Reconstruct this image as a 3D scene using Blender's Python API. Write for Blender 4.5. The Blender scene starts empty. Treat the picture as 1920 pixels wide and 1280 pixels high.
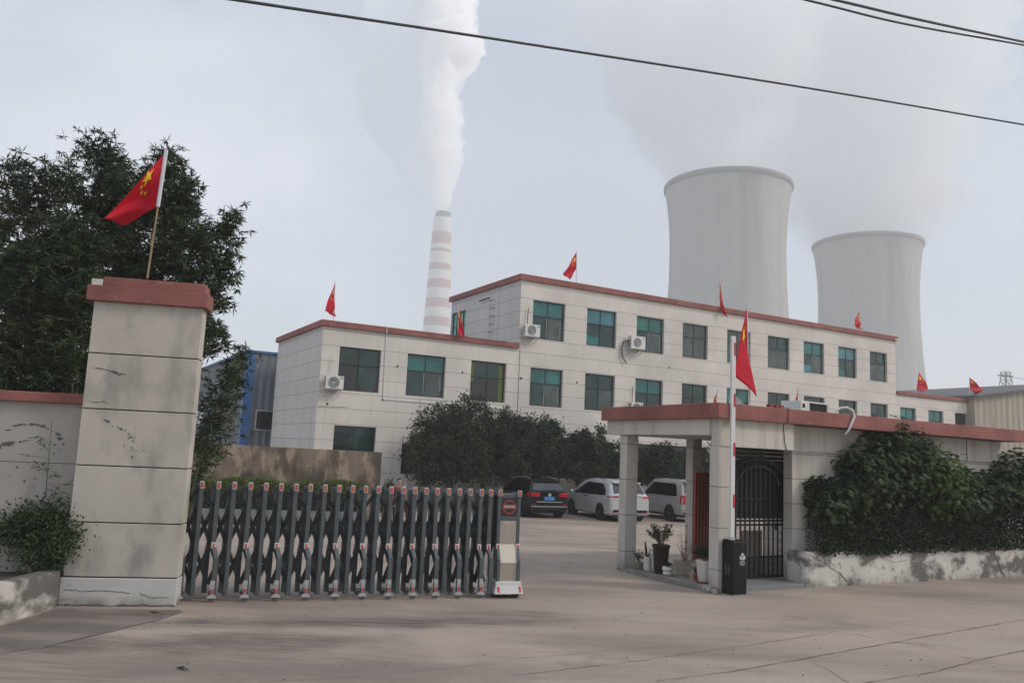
import bpy, math, random
import numpy as np
from mathutils import Vector, Matrix
random.seed(7); rng = np.random.default_rng(11)
sc = bpy.context.scene
COL = sc.collection
R = math.radians

# ------------------------------------------------------------------ camera
PITCH, ROLL = R(7.75), R(2.55)
A = R(60.7)                                     # heading of the office front, from +Y towards +X
CAMH = 2.3
cam_d = bpy.data.cameras.new("camera"); cam = bpy.data.objects.new("camera", cam_d); COL.objects.link(cam)
cam_d.sensor_width = 36.0; cam_d.lens = 36.0 * 1540.0 / 1920.0
cam_d.clip_start = 0.1; cam_d.clip_end = 6000
fwd = Vector((0, math.cos(PITCH), math.sin(PITCH))); rt0 = Vector((1, 0, 0)); up0 = rt0.cross(fwd)
rt = math.cos(ROLL) * rt0 + math.sin(ROLL) * up0; up = -math.sin(ROLL) * rt0 + math.cos(ROLL) * up0
mw = Matrix((rt, up, -fwd)).transposed().to_4x4(); mw.translation = (0, 0, CAMH)
cam.matrix_world = mw
sc.camera = cam

# ------------------------------------------------------------------ sky, sun, exposure
SUN_EL, SUN_AZ = R(38), R(100)                   # azimuth from +Y towards +X
world = bpy.data.worlds.new("World"); sc.world = world; world.use_nodes = True
nt = world.node_tree; nt.nodes.clear()
def wn(t, **k):
    n = nt.nodes.new(t)
    for a, b in k.items(): setattr(n, a, b)
    return n
sky = wn('ShaderNodeTexSky', sky_type='NISHITA', sun_disc=False)
sky.sun_elevation = SUN_EL; sky.sun_rotation = SUN_AZ; sky.dust_density = 0.8; sky.air_density = 1.3
tcw = wn('ShaderNodeTexCoord'); mpw = wn('ShaderNodeMapping'); mpw.inputs['Scale'].default_value = (1.3, 1.3, 2.2)
mpw.inputs['Location'].default_value = (0.35, 0.1, 0.25)
nzw = wn('ShaderNodeTexNoise'); nzw.inputs['Scale'].default_value = 1.6; nzw.inputs['Detail'].default_value = 5; nzw.inputs['Roughness'].default_value = .5
rpw = wn('ShaderNodeMapRange'); rpw.inputs['From Min'].default_value = .38; rpw.inputs['From Max'].default_value = .62
rpw.inputs['To Min'].default_value = .12; rpw.inputs['To Max'].default_value = .95
sepw = wn('ShaderNodeSeparateXYZ'); hzw = wn('ShaderNodeMapRange')
hzw.inputs['From Min'].default_value = 0.0; hzw.inputs['From Max'].default_value = .22; hzw.inputs['To Min'].default_value = 1.0; hzw.inputs['To Max'].default_value = 0.0
mxf = wn('ShaderNodeMath', operation='MAXIMUM')
mixw = wn('ShaderNodeMix', data_type='RGBA'); mixw.inputs['B'].default_value = (6.7, 7.3, 8.4, 1)
bgw = wn('ShaderNodeBackground'); bgw.inputs['Strength'].default_value = 0.1
outw = wn('ShaderNodeOutputWorld')
L = nt.links.new
L(tcw.outputs['Generated'], mpw.inputs['Vector']); L(mpw.outputs[0], nzw.inputs['Vector']); L(nzw.outputs['Fac'], rpw.inputs['Value'])
L(tcw.outputs['Generated'], sepw.inputs[0]); L(sepw.outputs['Z'], hzw.inputs['Value'])
L(rpw.outputs[0], mxf.inputs[0]); L(hzw.outputs[0], mxf.inputs[1])
_d0 = wn('ShaderNodeVectorMath', operation='DOT_PRODUCT'); _d0.inputs[1].default_value = Vector((0.03, .935, .36)).normalized(); L(tcw.outputs['Generated'], _d0.inputs[0])   # a clearer gap in the cloud
_m0 = wn('ShaderNodeMapRange'); _m0.inputs['From Min'].default_value = .955; _m0.inputs['From Max'].default_value = .998; _m0.inputs['To Min'].default_value = 1; _m0.inputs['To Max'].default_value = .12; L(_d0.outputs['Value'], _m0.inputs['Value'])
_m1 = wn('ShaderNodeMath', operation='MULTIPLY'); L(mxf.outputs[0], _m1.inputs[0]); L(_m0.outputs[0], _m1.inputs[1]); L(_m1.outputs[0], mixw.inputs['Factor'])
L(sky.outputs[0], mixw.inputs['A']); L(mixw.outputs['Result'], bgw.inputs['Color']); L(bgw.outputs[0], outw.inputs['Surface'])

sd = bpy.data.lights.new("sun", 'SUN'); sd.energy = 2.6; sd.angle = R(14); sd.color = (1.0, .90, .78)
sun = bpy.data.objects.new("sun", sd); COL.objects.link(sun)
sdir = Vector((math.sin(SUN_AZ) * math.cos(SUN_EL), math.cos(SUN_AZ) * math.cos(SUN_EL), math.sin(SUN_EL)))
sun.rotation_euler = (-sdir).to_track_quat('-Z', 'Y').to_euler(); sun.location = (60, -30, 60)
sc.view_settings.view_transform = 'Standard'; sc.view_settings.look = 'None'
sc.view_settings.gamma = 1.0; sc.view_settings.exposure = 0.38
sc.cycles.volume_bounces = 14; sc.cycles.max_bounces = 16; sc.cycles.diffuse_bounces = 3; sc.cycles.glossy_bounces = 3
sc.cycles.use_denoising = True

# ------------------------------------------------------------------ helpers
class MB:
    def __init__(s): s.v = []; s.f = []; s.m = []
    def add(s, vs, fs, m=0):
        o = len(s.v); s.v += [tuple(map(float, p)) for p in vs]; s.f += [tuple(o + i for i in f) for f in fs]; s.m += [m] * len(fs); return s
    def box(s, x0, x1, y0, y1, z0, z1, m=0, mt=None):
        vs = [(x, y, z) for z in (z0, z1) for x, y in ((x0, y0), (x1, y0), (x1, y1), (x0, y1))]
        if mt is not None: vs = [mt @ Vector(p) for p in vs]
        return s.add(vs, [(0, 3, 2, 1), (4, 5, 6, 7), (0, 1, 5, 4), (1, 2, 6, 5), (2, 3, 7, 6), (3, 0, 4, 7)], m)
    def bar(s, p, q, w, h=None, m=0, upv=(0, 0, 1)):
        p, q = Vector(p), Vector(q); d = (q - p); l = d.length; d.normalize(); h = h or w
        u = Vector(upv)
        if abs(d.dot(u)) > .98: u = Vector((1, 0, 0))
        a = d.cross(u).normalized(); b = a.cross(d)
        mt = Matrix((a, d, b)).transposed().to_4x4(); mt.translation = p
        return s.box(-w / 2, w / 2, 0, l, -h / 2, h / 2, m, mt)
    def tube(s, pts, rad, n=8, m=0, caps=True):
        pts = [Vector(p) for p in pts]; rad = rad if hasattr(rad, '__len__') else [rad] * len(pts)
        vs = []; ref = None
        for i, p in enumerate(pts):
            d = (pts[min(i + 1, len(pts) - 1)] - pts[max(i - 1, 0)]).normalized()
            if ref is None: ref = Vector((0, 0, 1)) if abs(d.z) < .9 else Vector((1, 0, 0))
            a = (ref - d * ref.dot(d)).normalized(); b = d.cross(a); ref = a
            vs += [p + rad[i] * (math.cos(2 * math.pi * k / n) * a + math.sin(2 * math.pi * k / n) * b) for k in range(n)]
        fs = [(i * n + k, i * n + (k + 1) % n, (i + 1) * n + (k + 1) % n, (i + 1) * n + k) for i in range(len(pts) - 1) for k in range(n)]
        if caps: fs += [tuple(reversed(range(n))), tuple(range((len(pts) - 1) * n, len(pts) * n))]
        return s.add(vs, fs, m)
    def lathe(s, prof, n=24, c=(0, 0, 0), m=0, mt=None):
        vs = []
        for r, z in prof:
            for k in range(n):
                p = Vector((c[0] + r * math.cos(2 * math.pi * k / n), c[1] + r * math.sin(2 * math.pi * k / n), c[2] + z))
                vs.append(mt @ p if mt is not None else p)
        fs = [(i * n + k, i * n + (k + 1) % n, (i + 1) * n + (k + 1) % n, (i + 1) * n + k) for i in range(len(prof) - 1) for k in range(n)]
        fs += [tuple(reversed(range(n))), tuple(range((len(prof) - 1) * n, len(prof) * n))]
        return s.add(vs, fs, m)
    def prism(s, poly, z0, z1, m=0, mt=None):
        n = len(poly); vs = [Vector((x, y, z0)) for x, y in poly] + [Vector((x, y, z1)) for x, y in poly]
        if mt is not None: vs = [mt @ p for p in vs]
        fs = [tuple(reversed(range(n))), tuple(range(n, 2 * n))] + [(i, (i + 1) % n, n + (i + 1) % n, n + i) for i in range(n)]
        return s.add(vs, fs, m)
    def obj(s, name, mats, parent=None, loc=None, rotz=0, smooth=False, bevel=0):
        me = bpy.data.meshes.new(name); me.from_pydata(s.v, [], s.f)
        for mm in (mats if isinstance(mats, (list, tuple)) else [mats]): me.materials.append(mm)
        if len(me.materials) > 1: me.polygons.foreach_set('material_index', s.m)
        if smooth: me.polygons.foreach_set('use_smooth', [True] * len(me.polygons))
        me.update(); o = bpy.data.objects.new(name, me); COL.objects.link(o)
        if parent: o.parent = parent
        if loc is not None: o.location = loc
        if rotz: o.rotation_euler = (0, 0, rotz)
        if smooth and smooth != 'all':
            try: me.set_sharp_from_angle(angle=R(38))
            except Exception: pass
        if bevel:
            b = o.modifiers.new('bevel', 'BEVEL'); b.width = bevel; b.segments = 2; b.limit_method = 'ANGLE'; b.angle_limit = R(40)
        return o

def tag(o, label=None, cat=None, group=None, kind=None):
    for k, v in (('label', label), ('category', cat), ('group', group), ('kind', kind)):
        if v: o[k] = v
    return o
def empty(name, loc, rotz, label, cat, group=None):
    o = bpy.data.objects.new(name, None); COL.objects.link(o); o.location = loc; o.rotation_euler = (0, 0, rotz)
    o.empty_display_size = .3
    return tag(o, label, cat, group)
def copy_tree(o, parent=None):
    c = o.copy(); COL.objects.link(c); c.parent = parent
    for ch in list(o.children): copy_tree(ch, c)
    return c
def gz(x, y):
    t = min(1, max(0, (y - 18.5) / 10)); return -.45 * t * t * (3 - 2 * t)

# ------------------------------------------------------------------ materials
def mat(name, col, rough=.8, metal=0, var=.12, vs=2.0, vsc=(1, 1, 1), dirts=(), joint=None, bump=0, bs=40, corr=None, emit=None, spec=None, vdet=4, zgrime=None):
    m = bpy.data.materials.new(name); m.use_nodes = True; t = m.node_tree; n = t.nodes; l = t.links.new
    b = n['Principled BSDF']; b.inputs['Roughness'].default_value = rough; b.inputs['Metallic'].default_value = metal
    if spec is not None: b.inputs['Specular IOR Level'].default_value = spec
    tc = n.new('ShaderNodeTexCoord')
    def noise(scale, sc3=(1, 1, 1), det=4, loc=(0, 0, 0), rgh=.55):
        mp = n.new('ShaderNodeMapping'); mp.inputs['Scale'].default_value = sc3; mp.inputs['Location'].default_value = loc
        nz = n.new('ShaderNodeTexNoise'); nz.inputs['Scale'].default_value = scale; nz.inputs['Detail'].default_value = det; nz.inputs['Roughness'].default_value = rgh
        l(tc.outputs['Object'], mp.inputs['Vector']); l(mp.outputs[0], nz.inputs['Vector']); return nz.outputs['Fac']
    def rng_(src, a, b2, c=0., d=1.):
        r = n.new('ShaderNodeMapRange'); r.inputs['From Min'].default_value = a; r.inputs['From Max'].default_value = b2
        r.inputs['To Min'].default_value = c; r.inputs['To Max'].default_value = d; l(src, r.inputs['Value']); return r.outputs[0]
    def mix(f, a, c, blend='MIX'):
        mx = n.new('ShaderNodeMix'); mx.data_type = 'RGBA'; mx.blend_type = blend
        if isinstance(f, float): mx.inputs['Factor'].default_value = f
        else: l(f, mx.inputs['Factor'])
        for k, v in (('A', a), ('B', c)):
            if isinstance(v, tuple): mx.inputs[k].default_value = (*v, 1)
            else: l(v, mx.inputs[k])
        return mx.outputs['Result']
    def math_(op, a, c=None):
        q = n.new('ShaderNodeMath'); q.operation = op
        for i, v in enumerate((a, c)):
            if v is None: continue
            if isinstance(v, (int, float)): q.inputs[i].default_value = v
            else: l(v, q.inputs[i])
        return q.outputs[0]
    c = mix(rng_(noise(vs, vsc, vdet), .3, .7), tuple(x * (1 - var) for x in col), tuple(min(1, x * (1 + var)) for x in col))
    for i, (dc, dscale, dsc3, lo, hi, st) in enumerate(dirts):
        c = mix(rng_(noise(dscale, dsc3, 6, (3.1 * i + 1, 7.7 * i, 2.3 * i), .6), lo, hi, 0, st), c, dc)
    sep = None
    if joint or zgrime or corr:
        sp = n.new('ShaderNodeSeparateXYZ'); l(tc.outputs['Object'], sp.inputs[0]); sep = sp.outputs
    if zgrime:                                  # rising damp / splash dirt band: (z low, z high, colour, strength)
        z0, z1, gc, st = zgrime
        f = math_('MULTIPLY', rng_(sep['Z'], z0, z1, st, 0), rng_(noise(3.5, (1, 1, .5), 5), .35, .6))
        c = mix(f, c, gc)
    hgt = None
    if joint:
        z0, per, w, jc = joint
        fr = math_('FRACT', math_('DIVIDE', math_('SUBTRACT', sep['Z'], z0 - w / 2), per))
        jf = math_('LESS_THAN', fr, w / per)
        wnz = n.new('ShaderNodeTexWhiteNoise'); wnz.noise_dimensions = '2D'; cb = n.new('ShaderNodeCombineXYZ')
        l(math_('FLOOR', math_('DIVIDE', math_('SUBTRACT', sep['Z'], z0), per)), cb.inputs[0]); l(math_('FLOOR', math_('DIVIDE', math_('ADD', sep['X'], .4), 3.225)), cb.inputs[1]); l(cb.outputs[0], wnz.inputs['Vector'])
        c = mix(rng_(wnz.outputs['Value'], 0, 1, 0, .11), c, tuple(x * .55 for x in col))
        c = mix(math_('MULTIPLY', jf, .85), c, jc); hgt = math_('SUBTRACT', 1, jf)
    if corr:
        ax, fq, dist = corr
        s_ = math_('SINE', math_('MULTIPLY', sep[ax], fq * 2 * math.pi)); hgt = s_
        c = mix(rng_(s_, -1, .2, .45, 0), c, tuple(x * .55 for x in col))
        bp = n.new('ShaderNodeBump'); bp.inputs['Distance'].default_value = dist; bp.inputs['Strength'].default_value = .8; l(hgt, bp.inputs['Height']); l(bp.outputs[0], b.inputs['Normal'])
    elif bump:
        bp = n.new('ShaderNodeBump'); bp.inputs['Distance'].default_value = bump; bp.inputs['Strength'].default_value = .7
        l(noise(bs, (1, 1, 1), 6), bp.inputs['Height']); l(bp.outputs[0], b.inputs['Normal'])
    l(c, b.inputs['Base Color'])
    if emit: b.inputs['Emission Color'].default_value = (*emit[0], 1); b.inputs['Emission Strength'].default_value = emit[1]
    return m
def volmat(name, col, dens, aniso=0.0):
    m = bpy.data.materials.new(name); m.use_nodes = True; n = m.node_tree.nodes; n.clear()
    o = n.new('ShaderNodeOutputMaterial'); p = n.new('ShaderNodeVolumePrincipled')
    p.inputs['Color'].default_value = (*col, 1); p.inputs['Density'].default_value = dens; p.inputs['Anisotropy'].default_value = aniso
    m.node_tree.links.new(p.outputs[0], o.inputs['Volume']); return m
JD = (.09, .085, .08)
M_fac = mat('office_plaster', (.66, .62, .57), .85, var=.06, vs=.5, joint=(1.2, .6715, .020, (.15, .14, .13)), bump=.004, bs=30,
            dirts=[((.36, .33, .30), 1.6, (3, 3, .10), .54, .74, .34), ((.47, .44, .41), .35, (1, 1, 1), .45, .65, .5), ((.30, .28, .26), 5, (2, 2, .2), .60, .72, .4)])
M_side = mat('office_shaded_side_plaster', (.56, .545, .53), .85, var=.05, vs=.5, joint=(1.2, .6715, .020, (.15, .145, .14)), bump=.004, bs=30,
            dirts=[((.27, .265, .26), 2.2, (3, 3, .07), .50, .72, .45)])  # greyer copy of the front plaster: shade of the side put into the colour
M_red = mat('parapet_red', (.25, .09, .075), .8, var=.25, vs=1.5, dirts=[((.36, .20, .17), 3.5, (1, 1, 2.5), .58, .72, .5), ((.10, .07, .065), 2.0, (1.5, 1.5, .4), .55, .75, .5)])
M_pil = mat('pillar_plaster', (.47, .435, .375), .85, var=.09, vs=1.4, bump=.003, bs=60,
            dirts=[((.19, .18, .17), 1.5, (1.2, 1.2, .6), .50, .72, .75), ((.50, .48, .44), 1.1, (1, 1, 1), .5, .8, .3), ((.13, .12, .12), 6.0, (1, 1, .6), .70, .78, .5)])
M_pilbase = mat('pillar_base_paint', (.50, .49, .47), .85, var=.08, vs=2, bump=.008, bs=18, dirts=[((.17, .16, .15), 3.0, (1, 1, 2.2), .60, .72, .7)], zgrime=(0, .16, (.10, .09, .08), .9))
M_wall = mat('wall_plaster', (.38, .355, .32), .88, var=.08, vs=1.5, bump=.004, bs=40, dirts=[((.17, .16, .15), 1.8, (1.3, 1.3, .3), .52, .74, .6)])
M_kerbw = mat('stained_render', (.56, .535, .49), .9, var=.1, vs=2, bump=.012, bs=14,
              dirts=[((.085, .08, .075), 1.25, (1, 1, 1.6), .48, .58, .9), ((.12, .11, .10), 4.5, (1, 1, 1.0), .58, .66, .6)], zgrime=(0, .2, (.13, .12, .11), .8))
M_lodge = mat('lodge_plaster', (.54, .505, .45), .86, var=.06, vs=1.2, bump=.004, bs=40, dirts=[((.24, .23, .215), 2.0, (2.2, 2.2, .22), .5, .74, .6)])
M_lodgej = mat('lodge_wall_plaster', (.50, .47, .42), .86, var=.06, vs=1.2, joint=(.58, .49, .014, JD), bump=.004, bs=40, dirts=[((.22, .215, .20), 2.0, (2.2, 2.2, .22), .48, .72, .6)], zgrime=(0, .5, (.2, .19, .18), .8))
M_colj = mat('lodge_column_plaster', (.52, .49, .445), .86, var=.06, vs=1.2, joint=(.40, .735, .014, JD), bump=.004, bs=40, dirts=[((.26, .25, .235), 3.0, (2, 2, .3), .54, .74, .5)], zgrime=(0, .42, (.15, .14, .13), .8))
M_soff = mat('soffit_plaster', (.30, .285, .27), .9, var=.1)
M_conc = mat('old_concrete', (.20, .155, .115), .9, var=.3, vs=1.2, vsc=(1, 1, .5), bump=.01, bs=15,
             dirts=[((.40, .31, .22), 1.7, (1.3, 1.3, .5), .48, .58, .85), ((.07, .055, .042), 1.1, (.9, .9, .7), .46, .56, .8)])
M_ground = mat('road_concrete', (.355, .290, .238), .88, var=.10, vs=.35, bump=.006, bs=35, vdet=8,
               dirts=[((.19, .155, .13), .30, (.6, 1.8, 1), .45, .64, .75), ((.18, .15, .13), 1.6, (.45, 1.8, 1), .55, .72, .45), ((.20, .165, .14), 28, (1, 1, 1), .52, .70, .35), ((.14, .12, .10), .9, (1, 1, 1), .64, .70, .45), ((.40, .355, .31), .5, (.6, 1.8, 1), .52, .75, .5), ((.13, .11, .10), 9, (1, 1, 1), .68, .75, .5)])
M_asph = mat('dark_apron', (.14, .12, .103), .85, var=.2, vs=1.1, bump=.004, bs=50, dirts=[((.24, .20, .17), 1.0, (.6, 2, 1), .45, .62, .8)])
M_crack = mat('joint_dirt', (.11, .095, .085), .95, var=.3, vs=6)
M_dark = mat('dark_gap', (.02, .02, .02), .9)
M_gate = mat('gate_grey_alloy', (.095, .112, .117), .55, .45, var=.1, vs=5)
M_gate2 = mat('gate_lattice_grey', (.028, .034, .037), .45, .5, var=.1, vs=5)
M_silver = mat('silver_plastic', (.40, .41, .42), .4, .2, var=.05)
M_whiteP = mat('white_plastic', (.60, .60, .585), .5, var=.05)
M_orange = mat('orange_reflector', (.50, .075, .02), .35, var=.35, vs=60)
M_redrefl = mat('red_reflector', (.55, .03, .03), .3, var=.2, vs=40)
M_wheelg = mat('grey_wheel', (.16, .13, .115), .7, var=.2, vs=20)
M_steel = mat('brushed_steel', (.42, .37, .32), .38, .6, var=.1, vs=3, vsc=(20, 20, 1))
M_cream = mat('cream_panel', (.58, .54, .45), .5, var=.04)
M_black = mat('black_paint', (.006, .007, .007), .45, var=.2, spec=.25)
M_rub = mat('tyre_rubber', (.018, .018, .019), .85)
M_led = mat('led_board', (.02, .025, .02), .35)
M_ledred = mat('led_red', (.4, .02, .02), .5, emit=((1, .06, .08), .22))
M_ledband = mat('led_band', (.33, .27, .25), .5)
M_frame = mat('dark_green_frame', (.010, .028, .026), .4, .3, var=.1)
def glass(name, col, var=.35, vs=.7, rough=.08):
    return mat(name, col, rough, var=var, vs=vs, spec=.6)
M_gteal = glass('teal_pane', (.014, .14, .125), .35); M_gblue = glass('blue_teal_pane', (.05, .20, .24), .3)  # upper panes: sky reflection on green glass put into the base colour
M_gdark = glass('dark_green_pane', (.012, .036, .033), .6, 1.2); M_ggrey = mat('grey_green_pane', (.06, .085, .076), .12, var=.45, vs=1.5, spec=.6, corr=('X', 6.5, .0005))
M_gblack = glass('black_pane', (.010, .014, .016), .4)
M_curt = mat('yellow_green_curtain', (.13, .16, .04), .85, corr=('X', 9, .01))
M_alu = mat('pale_aluminium', (.5, .52, .52), .4, .6)
M_wire = mat('black_cable', (.03, .032, .035), .6)
M_acw = mat('ac_white', (.60, .60, .57), .5, var=.06, dirts=[((.3, .28, .25), 5, (1, 1, .5), .6, .75, .4)])
M_acg = mat('ac_grille', (.20, .20, .20), .6)
M_blue = mat('blue_trim', (.045, .15, .36), .5, var=.1)
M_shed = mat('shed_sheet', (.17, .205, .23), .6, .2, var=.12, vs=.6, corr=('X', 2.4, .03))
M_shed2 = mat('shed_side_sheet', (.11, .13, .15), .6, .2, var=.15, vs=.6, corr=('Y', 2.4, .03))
M_tan = mat('tan_panel', (.17, .16, .115), .8, var=.15)
M_fact = mat('factory_sheet', (.36, .325, .265), .7, var=.12, vs=.5, vsc=(3, 3, .3), corr=('X', 1.3, .04), dirts=[((.17, .13, .10), .7, (2, 2, .15), .58, .72, .7)])
M_factroof = mat('factory_roof', (.10, .10, .105), .7)
M_tower = mat('tower_concrete', (.41, .41, .39), .95, var=.06, vs=.03, vsc=(1, 1, .25), joint=(2.0, 3.0, .3, (.385, .385, .365)),
              dirts=[((.25, .245, .23), .10, (1, 1, .05), .48, .68, .7), ((.42, .41, .38), .05, (1, 1, .3), .5, .7, .5)])
M_rim = mat('tower_rim', (.27, .27, .26), .9)
M_chw = mat('chimney_white', (.62, .62, .59), .85, var=.05, vs=.1); M_chr = mat('chimney_red', (.40, .24, .24), .85, var=.08, vs=.1)  # band red is paled, distance haze put into the colour
M_chf = mat('chimney_flue', (.13, .13, .14), .7)
M_flag = mat('flag_red', (.66, .003, .034), .65, var=.12, vs=3)
_n = M_flag.node_tree; _tr = _n.nodes.new('ShaderNodeBsdfTranslucent'); _tr.inputs['Color'].default_value = (.72, .004, .035, 1); _ms = _n.nodes.new('ShaderNodeMixShader'); _ms.inputs[0].default_value = .42
_n.links.new(_n.nodes['Principled BSDF'].outputs[0], _ms.inputs[1]); _n.links.new(_tr.outputs[0], _ms.inputs[2]); _n.links.new(_ms.outputs[0], _n.nodes['Material Output'].inputs['Surface'])
M_flag2 = M_flag; M_star = mat('flag_yellow', (.85, .60, .02), .6)
M_hem = mat('flag_hem_white', (.6, .6, .64), .8); M_pole = mat('bamboo_pole', (.28, .19, .10), .7, vs=9); M_polew = mat('white_pole', (.6, .6, .6), .5)
M_bark = mat('bark', (.085, .07, .055), .9, var=.25, vs=9, bump=.01, bs=20)
M_culm = mat('bamboo_culm', (.07, .085, .035), .6, var=.2, vs=5)
def leafmat(name, c1, c2, sc_=4, rough=.5):
    m = mat(name, c1, max(rough, .55), spec=.18, var=.3, vs=9, vdet=2, dirts=[(c2, sc_, (1, 1, 1), .45, .68, .9)]); return m
M_lb = leafmat('bamboo_leaf', (.030, .052, .022), (.085, .112, .045), 1.4)
M_lt = leafmat('evergreen_leaf', (.020, .036, .016), (.055, .075, .030), 1.1)
M_lf = leafmat('palmate_leaf', (.028, .054, .020), (.085, .115, .05), 1.6, .42)
M_ll = leafmat('light_leaf', (.055, .10, .024), (.11, .165, .036), 3)
M_lh = leafmat('hedge_leaf', (.015, .030, .013), (.042, .066, .024), 3)
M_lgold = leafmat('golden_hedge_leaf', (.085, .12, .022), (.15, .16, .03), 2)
M_lred = mat('red_bloom', (.35, .10, .03), .6)
M_twig = mat('dry_twig', (.19, .13, .09), .8)
M_soil = mat('soil', (.06, .045, .035), .95)
M_potw = mat('white_pot', (.60, .59, .56), .5, var=.06); M_potb = mat('brown_pot', (.028, .016, .015), .45); M_potg = mat('grey_pot', (.24, .215, .19), .8, var=.2, vs=6)
M_terr = mat('terracotta', (.22, .045, .032), .7); M_jar = mat('clear_jar', (.14, .19, .13), .2)
M_redsheet = mat('red_corrugated_sheet', (.26, .07, .045), .5, var=.2, vs=3, corr=('X', 11, .012)); M_redfr = mat('red_frame', (.42, .02, .03), .5)
M_iron = mat('black_iron', (.016, .018, .018), .45, .4); M_iron2 = mat('grey_iron', (.07, .075, .075), .5, .3)  # second iron is a lighter grey for the arch lines
M_screen = mat('screen_slat', (.014, .016, .016), .6)
M_kerb = mat('kerb_stone', (.20, .19, .18), .9, var=.2, vs=4, bump=.01, bs=20, dirts=[((.32, .30, .27), 3, (1, 1, 1), .55, .7, .6)])
M_step = mat('step_stone', (.19, .195, .195), .75, var=.08, vs=3)
M_skin = mat('skin', (.42, .25, .17), .6); M_hair = mat('black_hair', (.012, .010, .010), .6)
M_jack = mat('red_jacket', (.22, .018, .02), .8); M_trou = mat('navy_trousers', (.015, .02, .04), .8)

# ------------------------------------------------------------------ ground
xs = list(np.unique(np.concatenate([np.linspace(-40, 60, 51), np.array([-1480, -800, -300, -120, 120, 300, 800, 1480])])))
ys = list(np.unique(np.concatenate([np.linspace(-20, 60, 81), np.array([-1480, -500, -100, 100, 200, 500, 1000, 1480])])))
g = MB(); vs = [(x, y, gz(x, y)) for y in ys for x in xs]; nx = len(xs)
g.add(vs, [(j * nx + i, j * nx + i + 1, (j + 1) * nx + i + 1, (j + 1) * nx + i) for j in range(len(ys) - 1) for i in range(nx - 1)])
tag(g.obj('ground', M_ground, smooth='all'), kind='structure')
def stains(m, lst):
    t = m.node_tree; n = t.nodes; l = t.links.new; b = n['Principled BSDF']; src = b.inputs['Base Color'].links[0].from_socket
    tc = n.new('ShaderNodeTexCoord'); nz = n.new('ShaderNodeTexNoise'); nz.inputs['Scale'].default_value = 1.1; nz.inputs['Detail'].default_value = 6; l(tc.outputs['Object'], nz.inputs['Vector'])
    nf = n.new('ShaderNodeTexNoise'); nf.inputs['Scale'].default_value = 4; nf.inputs['Detail'].default_value = 6; mpf = n.new('ShaderNodeMapping'); mpf.inputs['Scale'].default_value = (.35, 2.5, 1); l(tc.outputs['Object'], mpf.inputs['Vector']); l(mpf.outputs[0], nf.inputs['Vector'])
    for (c, rot, rx, ry, col, st) in lst:
        mp = n.new('ShaderNodeMapping'); mp.vector_type = 'TEXTURE'; mp.inputs['Location'].default_value = (c.x, c.y, 0); mp.inputs['Rotation'].default_value = (0, 0, rot); mp.inputs['Scale'].default_value = (rx, ry, 50)
        l(tc.outputs['Object'], mp.inputs['Vector']); ln = n.new('ShaderNodeVectorMath'); ln.operation = 'LENGTH'; l(mp.outputs[0], ln.inputs[0])
        ad = n.new('ShaderNodeMath'); ad.operation = 'MULTIPLY_ADD'; l(nz.outputs['Fac'], ad.inputs[0]); ad.inputs[1].default_value = -1.6; ad2 = n.new('ShaderNodeMath'); ad2.operation = 'ADD'; ad2.inputs[1].default_value = .8; l(ln.outputs['Value'], ad.inputs[2]); l(ad.outputs[0], ad2.inputs[0])
        mr = n.new('ShaderNodeMapRange'); mr.inputs['From Min'].default_value = .35; mr.inputs['From Max'].default_value = 1.1; mr.inputs['To Min'].default_value = st; mr.inputs['To Max'].default_value = 0; l(ad2.outputs[0], mr.inputs['Value'])
        mf = n.new('ShaderNodeMapRange'); mf.inputs['From Min'].default_value = .35; mf.inputs['From Max'].default_value = .6; mf.inputs['To Min'].default_value = .45; l(nf.outputs['Fac'], mf.inputs['Value'])
        mu = n.new('ShaderNodeMath'); mu.operation = 'MULTIPLY'; l(mr.outputs[0], mu.inputs[0]); l(mf.outputs[0], mu.inputs[1])
        mx = n.new('ShaderNodeMix'); mx.data_type = 'RGBA'; l(mu.outputs[0], mx.inputs['Factor']); l(src, mx.inputs['A']); mx.inputs['B'].default_value = (*col, 1); src = mx.outputs['Result']
    l(src, b.inputs['Base Color'])
def ray(px, py):
    v = Vector(((px - 960) / 1540., (640 - py) / 1540., 1.)); return rt * v.x + up * v.y + fwd * v.z
def G(px, py, z=0.):
    d = ray(px, py); return Vector((0, 0, CAMH)) + d * ((z - CAMH) / d.z)
stains(M_ground, [(G(180, 1250), R(16), 4.5, 1.5, (.155, .13, .11), .75), (G(780, 1262), R(14), 3.2, .5, (.19, .16, .135), .6), (G(640, 1166), R(14), 3.6, .42, (.10, .085, .075), .95), (G(360, 1205), R(14), 2.6, .55, (.12, .10, .085), .85), (G(960, 1150), R(10), 1.2, .3, (.13, .11, .095), .7),
    (G(1560, 1175), R(25), 1.8, .35, (.19, .155, .135), .7), (G(1130, 1010), R(10), 1.0, .35, (.16, .135, .11), .8), (G(1060, 960), R(5), 2.6, .8, (.20, .15, .12), .8), (G(560, 1250), R(12), 2.4, .3, (.19, .16, .14), .7),
    (G(1080, 1035), R(-30), .5, .16, (.12, .10, .09), .8), (G(1790, 1245), R(20), 1.2, .3, (.25, .19, .15), .7)])
ap = MB(); pl_ = [(-20, 1190), (0, 1173), (60, 1155), (108, 1139), (335, 1143), (345, 1146), (300, 1160), (215, 1182), (120, 1203), (30, 1220), (-20, 1226)]
ap.add([G(*p, .004) for p in pl_], [tuple(range(len(pl_)))])
tag(ap.obj('driveway_apron', M_asph), kind='structure')

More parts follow.
